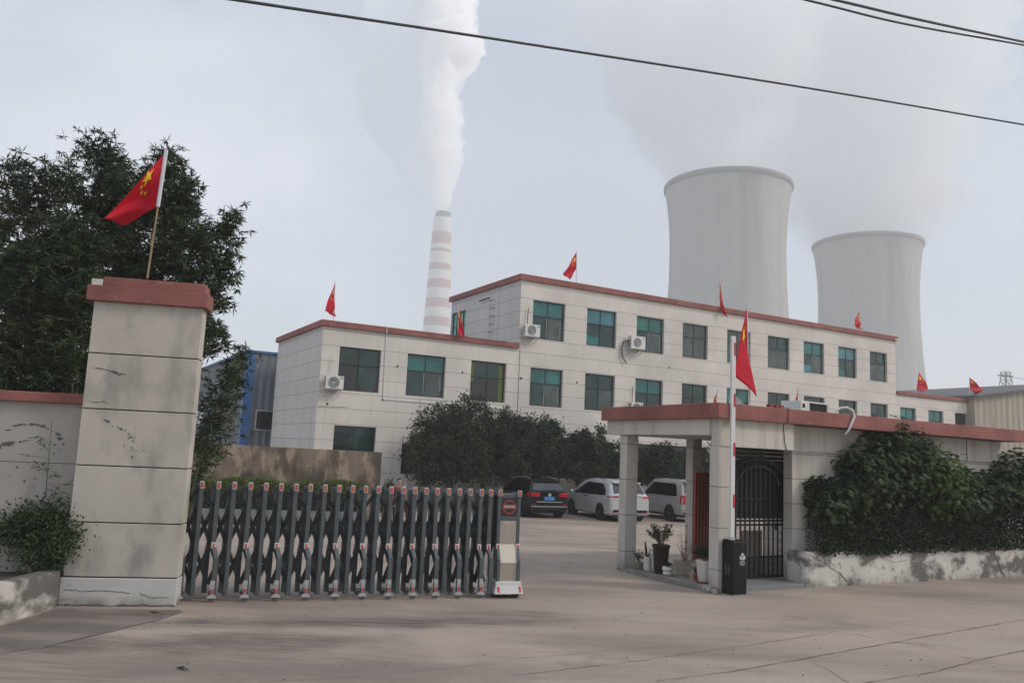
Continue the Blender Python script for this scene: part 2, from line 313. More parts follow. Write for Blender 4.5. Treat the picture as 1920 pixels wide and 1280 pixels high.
def strip(mb, pts, w, z=.006, jit=.01, seg=.12):
    out = []
    for a, b in zip(pts[:-1], pts[1:]):
        a, b = Vector(a), Vector(b); n = max(1, int((b - a).length / seg))
        for i in range(n): out.append(a.lerp(b, i / n))
    out.append(Vector(pts[-1])); L_, R_ = [], []
    for i, p in enumerate(out):
        d = (out[min(i + 1, len(out) - 1)] - out[max(i - 1, 0)]).normalized(); nrm = Vector((-d.y, d.x, 0))
        o = random.gauss(0, jit); ww = w * random.uniform(.35, 1.2) / 2
        c = p + nrm * o; L_.append((c + nrm * ww).to_tuple()); R_.append((c - nrm * ww).to_tuple())
    n = len(out); vs_ = [(x, y, gz(x, y) + z) for x, y, _ in L_ + R_]
    mb.add(vs_, [(i, i + 1, n + i + 1, n + i) for i in range(n - 1)])
cr = MB()
for px, w, j in (([(1230, 1277), (1400, 1254), (1685, 1202), (1925, 1160)], .022, .008), ([(1620, 1280), (1750, 1260), (1835, 1237), (1925, 1218)], .020, .01),
              ([(960, 1266), (1180, 1241), (1400, 1209), (1570, 1184)], .014, .008), ([(965, 1235), (1120, 1222), (1260, 1210)], .010, .01),
              ([(1455, 1172), (1520, 1180), (1580, 1185), (1640, 1197), (1690, 1204), (1740, 1213), (1790, 1228), (1835, 1238), (1900, 1248)], .016, .02),
              ([(480, 1279), (700, 1267), (960, 1240)], .010, .01), ([(960, 1018), (1050, 1040), (1130, 1062), (1168, 1072)], .018, .02), ([(1000, 1005), (1080, 1010), (1160, 1016)], .03, .03), ([(1195, 1003), (1290, 1004)], .03, .02), ([(60, 1215), (240, 1202), (420, 1186), (640, 1168)], .008, .02),
              ([(1520, 1240), (1560, 1260), (1590, 1280)], .012, .02), ([(1640, 1150), (1750, 1140), (1880, 1132)], .008, .02)):
    strip(cr, [G(*p) for p in px], w * .75, .006, j)
tag(cr.obj('road_joints', M_crack), kind='structure')
pale = MB(); strip(pale, [G(*p) for p in ((75, 1216), (120, 1203), (215, 1182), (300, 1160), (345, 1146))], .04, .009, .006); tag(pale.obj('road_edge', M_kerb), kind='structure')

# gate track in the concrete
GL = Vector((-4.59, 12.15, 0)); GA = R(71.27); gd = Vector((math.sin(GA), math.cos(GA), 0)); gn = Vector((-gd.y, gd.x, 0))

# ------------------------------------------------------------------ retractable gate
gate = empty('retractable_gate', GL, math.pi / 2 - GA, 'grey folding lattice gate with orange reflectors stretched across the driveway entrance', 'gate')
post_s = [-.05, .17, .40, .62, .85, 1.07, 1.29, 1.51, 1.72, 1.94, 2.15, 2.36, 2.56, 2.76, 2.96, 3.15, 3.34, 3.52, 3.70, 3.89, 4.07, 4.25, 4.44, 4.60]
post_s = [-.50, -.27] + post_s
GD = .34; TOP = 1.66
def shear(mb, s_):
    k = -.25 * (1 - s_ / 4.7); mb.v = [(x + k * y, y, z) for x, y, z in mb.v]; return mb
def arch(mb, x, y0, y1, ztop, w=.058, zb=0.1):
    r = .07; pts = [(y0, zb), (y0, ztop - r), (y0 + r * .3, ztop - r * .3), (y0 + r, ztop), (y1 - r, ztop), (y1 - r * .3, ztop - r * .3), (y1, ztop - r), (y1, zb)]
    inn = [(y0 + .105, zb), (y0 + .105, ztop - r - .01), (y0 + r + .03, ztop - .05), (y1 - r - .03, ztop - .05), (y1 - .105, ztop - r - .01), (y1 - .105, zb)]
    # two legs and bridging arch
    for yy in (y0, y1 - .105): mb.box(x - w / 2, x + w / 2, yy, yy + .105, zb, ztop - .06)
    vs_ = []
    prof = [(y0, ztop - .06), (y0 + .012, ztop - .025), (y0 + .05, ztop), (y1 - .05, ztop), (y1 - .012, ztop - .025), (y1, ztop - .06), (y1 - .105, ztop - .06), (y1 - .12, ztop - .045), (y0 + .12, ztop - .045), (y0 + .105, ztop - .06)]
    n = len(prof); vs_ = [(x - w / 2, a, b) for a, b in prof] + [(x + w / 2, a, b) for a, b in prof]
    mb.add(vs_, [tuple(range(n)), tuple(reversed(range(n, 2 * n)))] + [(i, n + i, n + (i + 1) % n, (i + 1) % n) for i in range(n)])
for i, s_ in enumerate(post_s):
    wheel = (i % 2 == 0) and s_ < 4.55
    if i == len(post_s) - 1: wheel = False
    mb = MB(); footp = wheel or i == len(post_s) - 1
    if footp:
        # lower leg kicks forward like the real frame
        r = TOP - .06; w = .058
        mb.box(s_ - w / 2, s_ + w / 2, 0, .105, .80, r); mb.box(s_ - w / 2, s_ + w / 2, GD - .105, GD, .80, r)
        for sg, y0 in ((-1, 0.0), (1, GD - .105)):
            mb.add([(s_ - w / 2, y0, .80), (s_ + w / 2, y0, .80), (s_ + w / 2, y0 + .105, .80), (s_ - w / 2, y0 + .105, .80)] +
                   [(s_ - w / 2, y0 + sg * .09, .62), (s_ + w / 2, y0 + sg * .09, .62), (s_ + w / 2, y0 + .105 + sg * .09, .62), (s_ - w / 2, y0 + .105 + sg * .09, .62)],
                   [(0, 3, 7, 4), (0, 4, 5, 1), (1, 5, 6, 2), (2, 6, 7, 3), (4, 7, 6, 5)])
            mb.box(s_ - w / 2 - .004, s_ + w / 2 + .004, y0 + sg * .09, y0 + sg * .09 + .055, .06, .62)
        prof = [(0, r), (.012, TOP - .025), (.05, TOP), (GD - .05, TOP), (GD - .012, TOP - .025), (GD, r), (GD - .105, r), (GD - .12, TOP - .045), (.12, TOP - .045), (.105, r)]
        n = len(prof); mb.add([(s_ - w / 2, a, b) for a, b in prof] + [(s_ + w / 2, a, b) for a, b in prof],
            [tuple(range(n)), tuple(reversed(range(n, 2 * n)))] + [(k, n + k, n + (k + 1) % n, (k + 1) % n) for k in range(n)])
    else: arch(mb, s_, 0, GD, TOP, zb=.07)
    shear(mb, s_)
    if footp: mb.v = [(x + (.035 if (z < .7 and y < .08) else 0), y, z) for x, y, z in mb.v]
    po = mb.obj('post', M_gate, gate)
    if s_ < -.3: continue
    h = MB(); h.add([(s_ - .032, -.03, 1.60), (s_ + .032, -.03, 1.60), (s_ + .032, -.03, 1.70), (s_ - .032, -.03, 1.70), (s_ - .032, .02, 1.60), (s_ + .032, .02, 1.60), (s_ + .032, .02, 1.705), (s_ - .032, .02, 1.705), (s_, -.03, 1.585), (s_, .02, 1.585)],
              [(0, 3, 2, 1, 8), (3, 7, 6, 2), (0, 4, 7, 3), (1, 2, 6, 5), (0, 8, 9, 4), (8, 1, 5, 9), (4, 9, 5, 6, 7)])
    h.obj('reflector_housing', M_silver, po, bevel=.004)
    MB().box(s_ - .018, s_ + .018, -.038, -.031, 1.612, 1.685).obj('reflector', M_orange, po)
    if footp:
        MB().box(s_ - .032, s_ + .032, -.02, -.001, .74, .83).obj('reflector_housing', M_whiteP, po, bevel=.004)
        MB().box(s_ - .014, s_ + .014, -.026, -.021, .755, .815).obj('reflector', M_redrefl if i % 4 else M_orange, po)
    if wheel:
        y0 = -.09; sw_ = s_ + .035
        f = MB(); f.box(sw_ - .030, sw_ + .030, y0 - .02, y0 + .05, .25, .30)
        f.add([(sw_ - .026, y0 - .018, .25), (sw_ + .026, y0 - .018, .25), (sw_ + .018, y0 - .018, .10), (sw_ - .018, y0 - .018, .10)] + [(sw_ - .026, y0 + .0, .25), (sw_ + .026, y0, .25), (sw_ + .018, y0, .10), (sw_ - .018, y0, .10)],
              [(0, 3, 2, 1), (0, 4, 7, 3), (1, 2, 6, 5)])
        f.box(sw_ - .028, sw_ + .028, y0 - .022, y0 - .001, .19, .25)
        f.obj('wheel_guard', M_silver, po)
        MB().box(sw_ - .006, sw_ + .006, y0 - .026, y0 - .0225, .215, .228).obj('bolt', M_black, po)
        MB().add([(sw_ - .016, y0 - .024, .18), (sw_ + .016, y0 - .024, .18), (sw_ + .010, y0 - .024, .105), (sw_ - .010, y0 - .024, .105)], [(0, 3, 2, 1)]).obj('reflector', M_redrefl, po)
        for wy in (y0 - .01, GD + .07):
            cap = MB(); n = 9; arc = [(.064 * math.cos(math.pi * k / (n - 1)), .060 + .05 * math.sin(math.pi * k / (n - 1))) for k in range(n)]
            mt = Matrix.Translation((sw_, wy + .02, 0)) @ Matrix.Rotation(math.pi / 2, 4, 'X')
            cap.prism(arc, -.01, .05, 0, mt); cap.obj('wheel_cover', M_silver, po)
            mt = Matrix.Translation((sw_, wy + .012, .056)) @ Matrix.Rotation(math.pi / 2, 4, 'X')
            wh = MB().lathe([(.012, -.002), (.034, -.002), (.036, .004), (.052, .004), (.055, .0), (.055, -.022), (.03, -.026)], 18, (0, 0, 0), 0, mt)
            wh.obj('wheel', M_wheelg, po)
for i in range(len(post_s) - 1):
    a, b = post_s[i], post_s[i + 1]; mb = MB()
    for yy in (.12, GD - .14):
        for z0 in (.22, .77):
            for q, (za, zb) in enumerate(((z0, z0 + .55), (z0 + .55, z0))): mb.bar((a, yy + q * .014, za), (b, yy + q * .014, zb), .012, .042)
        if i % 2 == 0: mb.bar((a, yy, 1.32), (b, yy, 1.58), .012, .036)
        else: mb.bar((a, yy, 1.58), (b, yy, 1.32), .012, .036)
    for z0 in (.22, .77, 1.32): mb.bar((a, .06, z0), (a, GD - .06, z0), .012, .012)
    shear(mb, a).obj('lattice_bars', M_gate2, gate)
# drive head
hd = MB(); x0, x1 = 4.735, 5.125
for xx in (x0, x1 - .05):
    hd.box(xx, xx + .05, 0, .06, .82, 1.60); hd.box(xx, xx + .05, GD - .06, GD, .82, 1.60)
    for sg, y0 in ((-1, 0.0), (1, GD - .06)):
        hd.add([(xx, y0, .82), (xx + .05, y0, .82), (xx + .05, y0 + .06, .82), (xx, y0 + .06, .82), (xx, y0 + sg * .1, .60), (xx + .05, y0 + sg * .1, .60), (xx + .05, y0 + .06 + sg * .1, .60), (xx, y0 + .06 + sg * .1, .60)],
               [(0, 3, 7, 4), (0, 4, 5, 1), (1, 5, 6, 2), (2, 6, 7, 3)])
        hd.box(xx, xx + .05, y0 + sg * .1, y0 + sg * .1 + .06, .24, .60)
    hd.box(xx, xx + .05, .0, GD, 1.60, 1.66)
hd.box(x0 + .05, x1 - .05, .004, GD - .004, 1.575, 1.635); hd.box(x0 + .05, x1 - .05, .004, .05, 1.22, 1.28)
hd.box(x0 + .05, x1 - .05, .03, GD - .03, .25, 1.575)
hh = hd.obj('drive_head', M_gate, gate, bevel=.004)
for xx in (x0 + .025, x1 - .025):
    MB().box(xx - .032, xx + .032, -.03, .02, 1.60, 1.70).obj('reflector_housing', M_silver, hh, bevel=.005)
    MB().box(xx - .018, xx + .018, -.037, -.031, 1.615, 1.685).obj('reflector', M_orange, hh)
    MB().box(xx - .032, xx + .032, -.022, -.003, .76, .84).obj('reflector_housing', M_whiteP, hh, bevel=.004)
    MB().box(xx - .014, xx + .014, -.028, -.023, .775, .825).obj('reflector', M_redrefl, hh)
db = MB().box(x0 + .05, x1 - .05, .0, .026, 1.28, 1.575).obj('display_board', M_led, hh)
cx, cz = (x0 + x1) / 2, 1.43
led = MB()
for k in range(30):
    a = 2 * math.pi * k / 30; led.box(cx + .105 * math.cos(a) - .006, cx + .105 * math.cos(a) + .006, -.008, -.001, cz + .105 * math.sin(a) - .006, cz + .105 * math.sin(a) + .006)
led.obj('light_ring', M_ledred, hh)
MB().box(cx - .10, cx + .10, -.004, -.001, cz - .025, cz + .03).obj('display_band', M_ledband, hh)
led = MB()
for k in range(7):
    xx = cx - .10 + k * .0315; hgt = random.choice((.02, .028, .024))
    led.box(xx, xx + .022, -.009, -.005, cz - .022, cz - .012); led.box(xx + .006, xx + .012, -.009, -.005, cz - .012, cz - .012 + hgt * .5); led.box(xx, xx + .008, -.009, -.005, cz - .008, cz + .0)
led.obj('display_text', M_ledred, hh)
MB().box(x0 + .055, x1 - .055, .012, .029, .83, 1.21).obj('steel_panel', M_steel, hh)
MB().box(cx - .08, cx + .02, .008, .0115, 1.165, 1.185).obj('name_plate', M_alu, hh)
MB().add([(x0 + .05, .012, .83), (x1 - .05, .012, .83), (x1 - .05, -.085, .545), (x0 + .05, -.085, .545), (x0 + .05, .02, .545), (x1 - .05, .02, .545)], [(0, 3, 2, 1), (3, 4, 5, 2), (0, 4, 3), (1, 2, 5)]).obj('sloping_panel', M_cream, hh)
MB().box(x0 + .05, x1 - .05, -.075, .02, .25, .54).obj('steel_panel', M_steel, hh)
bm = MB(); bm.box(x0 - .02, x1 + .02, -.13, GD + .1, .20, .26)
bm.add([(x0 - .02, -.14, .20), (x1 + .02, -.14, .20), (x1 + .05, -.17, .07), (x0 - .05, -.17, .07), (x0 - .02, GD + .1, .20), (x1 + .02, GD + .1, .20), (x1 + .05, GD + .13, .07), (x0 - .05, GD + .13, .07)],
       [(0, 3, 2, 1), (0, 1, 5, 4), (4, 5, 6, 7), (3, 7, 6, 2), (0, 4, 7, 3), (1, 2, 6, 5)])
bm.obj('skirt', M_whiteP, hh, bevel=.008)
for xx in (x0 - .005, x1 - .03):
    MB().add([(xx, -.152, .185), (xx + .035, -.152, .185), (xx + .04, -.168, .095), (xx + .01, -.168, .095)], [(0, 3, 2, 1)]).obj('reflector', M_redrefl, hh)
for xx in (x0 + .07, x1 - .07):
    for yy in (-.10, GD + .08):
        mt = Matrix.Translation((xx, yy, .055)) @ Matrix.Rotation(math.pi / 2, 4, 'X')
        MB().lathe([(.015, .03), (.035, .03), (.04, .025), (.055, .025), (.055, -.025), (.02, -.025)], 18, mt=mt).obj('wheel', M_rub, hh)

# ------------------------------------------------------------------ gate pillar, boundary wall, planter
PA = R(79.37); PL = Vector((-5.96, 11.49, 0)); prot = math.pi / 2 - PA
pil = empty('gate_pillar', PL, prot, 'tall square rendered gate pillar with red cap at the left end of the gate', 'pillar')
PD = .32
body = MB(); jz = [0.38, 1.11, 1.88, 2.66, 3.44, 4.18]
for a, b in zip(jz[:-1], jz[1:]): body.box(.02, 1.49, 0, PD, a + .010, b - (.0 if b > 4 else .006))
body.obj('shaft', M_pil, pil, bevel=.006)
MB().box(.04, 1.47, .02, PD - .02, .3, 4.17).obj('joint_core', M_dark, pil)
MB().box(-.01, 1.50, -.015, PD, -.05, .372).obj('base', M_pilbase, pil, bevel=.012)
cp = MB(); cp.box(-.07, 1.56, -.08, PD + .08, 4.18, 4.40); cp.obj('cap', M_red, pil, bevel=.01)
MB().box(.13, 1.50, -.05, PD + .05, 4.40, 4.53).obj('cap_top', M_red, pil, bevel=.01)
MB().box(-.03, .12, -.045, .12, 4.403, 4.49).obj('cap_brick', M_kerbw, pil)
# scuffs: worn paint patches modelled as thin flakes of the old coat
def flakes(mb, pts, y, n=9):
    for x, z, w, h, a in pts:
        k_ = random.uniform(.35, 1.15); w *= k_; h *= k_ * random.uniform(.6, 1.6); x += random.gauss(0, .012); z += random.gauss(0, .01)
        poly = []
        for k in range(n):
            t = 2 * math.pi * k / n; rr = random.uniform(.6, 1.1); px_, pz_ = w * rr * math.cos(t), h * rr * math.sin(t)
            poly.append((x + px_ * math.cos(a) - pz_ * math.sin(a), y, z + px_ * math.sin(a) + pz_ * math.cos(a)))
        mb.add(poly, [tuple(range(n))])
fl = MB(); pts = [(.33 + .055 * k, 2.52 - .032 * k + random.gauss(0, .008), .042, .016, -.45) for k in range(9)]
pts += [(random.gauss(.72, .08), random.uniform(2.0, 2.45), random.uniform(.006, .022), random.uniform(.005, .018), random.uniform(-1, 1)) for _ in range(26)]
flakes(fl, pts, -.003); fl.obj('scuff_marks', M_flakes if False else mat('scuff', (.13, .12, .125), .9, var=.3, vs=20), pil)
pk = MB()
def pcrack(pts, w, y=-.004):
    out = []
    for a, b in zip(pts[:-1], pts[1:]):
        for q in range(6): f_ = q / 6; out.append((a[0] + (b[0] - a[0]) * f_ + random.gauss(0, .006), y, a[1] + (b[1] - a[1]) * f_ + random.gauss(0, .006)))
    out.append((pts[-1][0], y, pts[-1][1]))
    for a, b in zip(out[:-1], out[1:]): pk.bar(a, b, w * random.uniform(.4, 1.2), .003, upv=(0, 1, 0))
pcrack([(.12, 3.24), (.35, 3.20), (.55, 3.16)], .010); pcrack([(.35, 3.19), (.48, 3.15)], .02); pcrack([(.10, 2.76), (.35, 2.75)], .006); pcrack([(.06, .22), (.30, .20), (.55, .21), (.9, .18)], .008, -.019); pcrack([(1.0, .2), (1.15, .12), (1.4, .13)], .008, -.019)
pcrack([(0, .02), (.5, .015), (1.0, .02), (1.5, .012)], .02, -.02)
pk.obj('crack', M_crack, pil)
wl = empty('boundary_wall', PL, prot, 'rendered boundary wall with red coping left of the tall gate pillar', 'wall')
body = MB()
for a, b in ((-.05, 1.11), (1.11, 1.88), (1.88, 2.72)): body.box(-9, .0, .25, .47, a + .008, b)
body.obj('wall_body', M_wall, wl); MB().box(-9, -.0, .27, .45, .0, 2.70).obj('joint_core', M_dark, wl)
MB().box(-9, -.005, .16, .56, 2.72, 2.86).obj('coping', M_red, wl, bevel=.01)
fl = MB(); pts = [(-.95 + .06 * k, 2.33 + .035 * k - .004 * k * k, .05, .018, .25 - .05 * k) for k in range(12)]
pts += [(-1.35 + .06 * k, 1.98 + .02 * k, .06, .03, .35) for k in range(12)] + [(random.uniform(-.9, -.2), random.gauss(1.9, .14), random.uniform(.01, .035), random.uniform(.008, .025), random.uniform(-1, 1)) for _ in range(22)]
flakes(fl, pts, .247); fl.obj('mural_marks', bpy.data.materials['scuff'], wl)
pw = [G(-500, 1270), G(-160, 1212), G(0, 1171), G(60, 1152), G(106, 1137)]
plan = MB(); th = .20; n = len(pw); vin = []
for i, p in enumerate(pw):
    d = (pw[min(i + 1, n - 1)] - pw[max(i - 1, 0)]).normalized(); vin.append(p + Vector((-d.y, d.x, 0)) * th)
for z0, z1 in ((-.05, .47),):
    vs_ = [(p.x, p.y, z0) for p in pw] + [(p.x, p.y, z1) for p in pw] + [(p.x, p.y, z1 + .01) for p in vin] + [(p.x, p.y, z0) for p in vin]
    fs_ = []
    for k in range(3): fs_ += [(k * n + i, k * n + i + 1, (k + 1) * n + i + 1, (k + 1) * n + i) for i in range(n - 1)]
    fs_ += [(0, n, 2 * n, 3 * n), (n - 1, 4 * n - 1, 3 * n - 1, 2 * n - 1)]
    plan.add(vs_, fs_)
plw = empty('planter_wall', (0, 0, 0), 0, 'low stained planter wall in front of the boundary wall at far left', 'wall')
plan.obj('wall_body', M_kerbw, plw)
MB().add([tuple(p + Vector((0, 0, .40))) for p in vin] + [(-5.9, 12.0, .40), (-12, 11.0, .40)], [tuple(range(n + 2))]).obj('soil', M_soil, plw)

# ------------------------------------------------------------------ foliage helpers
def leaves(name, C, D_, W, Ln, material, parent=None, nrm=None, shape='leaf'):
    """C centres(base), D_ unit directions, W widths, Ln lengths"""
    n = len(C); C = np.asarray(C, float); D_ = np.asarray(D_, float); D_ /= np.linalg.norm(D_, axis=1)[:, None] + 1e-9
    rnd = rng.normal(size=(n, 3)) if nrm is None else nrm; S = np.cross(D_, rnd); S /= np.linalg.norm(S, axis=1)[:, None] + 1e-9
    N = np.cross(S, D_); Ln = np.broadcast_to(np.asarray(Ln, float), (n,))[:, None]; W = np.broadcast_to(np.asarray(W, float), (n,))[:, None]
    P = np.stack([C, C + D_ * Ln * .4 + S * W / 2 + N * W * .15, C + D_ * Ln - N * Ln * .12, C + D_ * Ln * .4 - S * W / 2 + N * W * .15], 1).reshape(-1, 3)
    me = bpy.data.meshes.new(name); me.vertices.add(4 * n); me.vertices.foreach_set('co', P.ravel())
    me.loops.add(4 * n); me.loops.foreach_set('vertex_index', np.arange(4 * n)); me.polygons.add(n)
    me.polygons.foreach_set('loop_start', np.arange(n) * 4); me.polygons.foreach_set('loop_total', np.full(n, 4))
    me.materials.append(material); me.update(); me.validate()
    o = bpy.data.objects.new(name, me); COL.objects.link(o)
    if parent: o.parent = parent
    return o
def rdir(n, zb=0.0):
    d = rng.normal(size=(n, 3)); d[:, 2] += zb; return d / np.linalg.norm(d, axis=1)[:, None]

def broad_tree(loc, rx, rz, zc, label, n_cl=150, per=60, leaf=.13, trunk_h=1.2, material=None, group='evergreen trees along the office front', ry=None, name='broadleaf_tree', cat='tree'):
    t = empty(name, loc, random.uniform(0, 6), label, cat, group)
    tr = MB(); cpts = []; ry = ry or rx
    # lobes
    lob = [(0, 0, 0, 1.0)] + [(.5 * math.cos(a), .5 * math.sin(a), random.uniform(-.3, .50), random.uniform(.42, .68)) for a in np.linspace(0, 5.4, 6)]
    cl = []
    while len(cl) < n_cl:
        lx, ly, lz, lr = random.choice(lob); d = rdir(1)[0]; rr = lr * (random.random() ** .35) * random.uniform(.85, 1.08)
        cl.append(((lx + d[0] * rr) * rx * .8, (ly + d[1] * rr) * ry * .8, zc + (lz + d[2] * rr) * rz * .85))
    cl = np.array(cl); cl = cl[cl[:, 2] > .35]
    top = Vector((0, 0, zc * .8)); tr.tube([(0, 0, -.1), (.03, .02, trunk_h * .5), (0, 0, trunk_h), tuple(top)], [.13, .11, .09, .03], 8)
    for k in range(14):
        c = cl[random.randrange(len(cl))]; s0 = Vector((0, 0, random.uniform(trunk_h * .5, zc * .7))); e = Vector(c)
        tr.tube([s0, s0.lerp(e, .5) + Vector((0, 0, .1)), e], [.045, .03, .008], 5)
    tr.obj('trunk', M_bark, t)
    C = np.repeat(cl, per, 0) + rng.normal(size=(len(cl) * per, 3)) * np.array([rx * .085, ry * .085, rz * .07]) * rng.uniform(.55, 1.35, len(cl)).repeat(per)[:, None]
    C[:, 2] = np.maximum(C[:, 2], .1)
    # sprigs poking out of the outline
    leaves('crown', C, rdir(len(C), .35), leaf * .5 * rng.uniform(.7, 1.2, len(C)), leaf * rng.uniform(.7, 1.3, len(C)), material or M_lt, t)
    return t

def bamboo(loc, top, label, n_br=34, seed=0, tuft=7, per=5, spread=1.0, zmin=.25, group='bamboo stems behind the boundary wall'):
    rr = random.Random(seed); t = empty('bamboo', loc, 0, label, 'bamboo', group); base = Vector((0, 0, 0)); top = Vector(top) - Vector(loc)
    mid = top * .55 + Vector((-.15 * top.x, -.1 * top.y, .06 * top.z)); pts = []
    for k in range(13):
        s_ = k / 12; p = base * (1 - s_) ** 2 + 2 * s_ * (1 - s_) * mid + s_ * s_ * top; pts.append(p)
    st = MB(); st.tube(pts, [.028 * (1 - .8 * k / 12) for k in range(13)], 6)
    C, D_ = [], []
    for b in range(n_br):
        s_ = zmin + (1 - zmin) * (b + rr.random()) / n_br; i = min(11, int(s_ * 12)); p = pts[i].lerp(pts[i + 1], s_ * 12 - i)
        a = rr.uniform(0, 2 * math.pi); ln = spread * rr.uniform(.45, 1.15) * (1.15 - .65 * s_)
        d = Vector((math.cos(a), math.sin(a), rr.uniform(.1, .9))).normalized(); e = p + d * ln + Vector((0, 0, -.15 * ln))
        m_ = p + d * ln * .55 + Vector((0, 0, .05)); st.tube([p, m_, e], [.008, .005, .003], 4, caps=False)
        for q in range(tuft):
            f = .2 + .8 * (q + rr.random() * .6) / tuft; c = p.lerp(m_, f * 2) if f < .5 else m_.lerp(e, f * 2 - 1)
            sub = Vector((rr.gauss(0, .10), rr.gauss(0, .10), rr.gauss(0, .08))) * (1 + .5 * spread)
            for _ in range(per):
                C.append(tuple(c + sub)); dd = Vector((rr.gauss(0, 1), rr.gauss(0, 1), rr.gauss(-.25, .6))); D_.append(tuple(dd.normalized()))
    for _ in range(14):
        C.append(tuple(pts[-1])); D_.append((rr.gauss(0, .7), rr.gauss(0, .7), rr.gauss(.3, .5)))
    st.obj('stem', M_culm, t)
    n = len(C); leaves('foliage', C, D_, rng.uniform(.020, .034, n), rng.uniform(.11, .20, n), M_lb, t)
    return t
def D(px, py, Y):
    d = ray(px, py); return Vector((0, 0, CAMH)) + d * (Y / d.y)
# label, base px x, base Y, top pixel, branches
bl = [
 ('bamboo stem at the left edge of the photo, tallest tuft over the low wall', 20, 15.0, (15, 315), 44, 1.0),
 ('bamboo leaning between the leftmost stem and the dip in the crown', 70, 15.6, (78, 335), 40, 1.0),
 ('bamboo stem with a thin top left of the tallest tuft', 110, 14.8, (125, 318), 40, .9),
 ('tallest bamboo stem, its tip left of the pillar flag', 165, 15.4, (183, 275), 52, .95),
 ('bamboo stem crowding the right side of the tallest one', 200, 16.4, (222, 305), 44, 1.0),
 ('bamboo stem rising directly behind the pillar flag cloth', 235, 15.2, (268, 330), 42, .9),
 ('bamboo stem whose tip shows beside the top of the pillar flag pole', 285, 15.8, (318, 292), 48, .8),
 ('bamboo stem standing just right of the pillar flag pole', 310, 15.2, (345, 345), 40, .7),
 ('bamboo arching far right of the pillar cap against the sky', 330, 15.2, (428, 412), 34, .62),
 ('short bamboo hanging over the right edge of the pillar cap', 340, 14.8, (380, 440), 30, .7),
 ('low bamboo at the far left just over the wall coping', 10, 14.2, (20, 480), 40, 1.1),
 ('low dense bamboo half way along the wall coping', 70, 14.4, (90, 470), 40, 1.1),
 ('low dense bamboo filling the corner between coping and pillar', 130, 14.2, (150, 440), 40, 1.0),
 ('dark bamboo deep in the clump behind the left half of the wall', 40, 16.8, (55, 400), 40, 1.3),
 ('dark bamboo deep in the clump behind the pillar cap', 210, 16.8, (235, 400), 44, 1.3),
]
for i, (lab, bx, Y, tp, nb, sp) in enumerate(bl):
    b = D(bx, 900, Y); b.z = 0
    bamboo(b, D(tp[0], tp[1], Y), lab, int(nb * (1.5 if i not in (6, 7, 8, 9) else 1.0)), i + 3, 11, 11, sp, .2 if i not in (6, 7, 8, 9) else .52)
for i, (lab, bx, Y, tp, nb, sp) in enumerate([('bamboo drooping to the right of the pillar in front of the grey shed', 345, 15.6, (462, 660), 30, .62),
        ('lower bamboo drooping beside the pillar edge over the shed window', 340, 15.0, (430, 700), 26, .6),
        ('small bamboo sprig showing between pillar and brown concrete wall', 345, 15.4, (385, 850), 10, .25)]):
    b = D(bx, 900, Y); b.z = 0
    bamboo(b, D(tp[0], tp[1], Y), lab, nb, i + 31, 7, 6, sp, .45)
# thin bamboo sprig in front of the boundary wall
t = empty('bamboo_sprig', G(45, 1100, .4), 0, 'thin single bamboo shoot leaning in front of the boundary wall', 'bamboo')
t.location = G(66, 1062, .47) + Vector((0, .25, 0)); b0 = Vector(t.location); tp = D(97, 790, 11.4) - b0; st = MB(); st.tube([(0, 0, 0), tuple(tp * .5 + Vector((-.04, 0, .03))), tuple(tp)], [.008, .006, .003], 6)
C, D_ = [], []
for k in range(15):
    p = tp * (.25 + .045 * k); a = Vector((random.choice((-1, 1)) * random.uniform(.12, .4), random.uniform(-.15, .05), random.uniform(-.02, .2))); st.tube([p, p + a], [.003, .0015], 4)
    for q in range(5): C.append(tuple(p + a * random.uniform(.3, 1))); D_.append((random.gauss(0, 1), random.gauss(0, .5), random.gauss(-.3, .5)))
st.obj('stem', M_culm, t); leaves('foliage', C, D_, .018, rng.uniform(.07, .13, len(C)), M_ll, t)
def bush(loc, ext, n, material, label, cat='shrub', name='shrub', group=None, leaf=.05, zb=.3, stems=7, cl=60, flat=None):
    t = empty(name, loc, 0, label, cat, group); ex = np.array(ext)
    d = rdir(cl); r = rng.random(cl) ** .4; cc = d * r[:, None] * ex * .85; cc[:, 2] += ext[2]; cc[:, 2] = np.maximum(cc[:, 2], .05)
    st = MB()
    for k in range(stems): e = Vector(cc[k % cl]); st.tube([(0, 0, 0), tuple(e * .5 + Vector((0, 0, .08))), tuple(e)], [.014, .009, .004], 5)
    st.obj('stem', M_bark, t)
    C = np.repeat(cc, n // cl, 0) + rng.normal(size=(cl * (n // cl), 3)) * ex * .17; C[:, 2] = np.maximum(C[:, 2], .02)
    leaves('foliage', C, rdir(len(C), zb), leaf * .55 * rng.uniform(.7, 1.2, len(C)), leaf * rng.uniform(.7, 1.3, len(C)), material, t)
    return t
bush(G(20, 1082, .42) + Vector((.05, .45, 0)), (.62, .40, .50), 5200, M_lf, 'round green bush in the low planter at far left', leaf=.055, cl=120)
bush(G(-60, 1020, .42), (.7, .4, .62), 3500, M_lf, 'taller green bush cut by the left edge of the photo', leaf=.055, cl=90)
bush(G(10, 1030, .42) + Vector((0, .5, 0)), (.35, .3, .6), 420, M_ll, 'pale bamboo leaves above the round bush at far left', leaf=.13, cl=40)

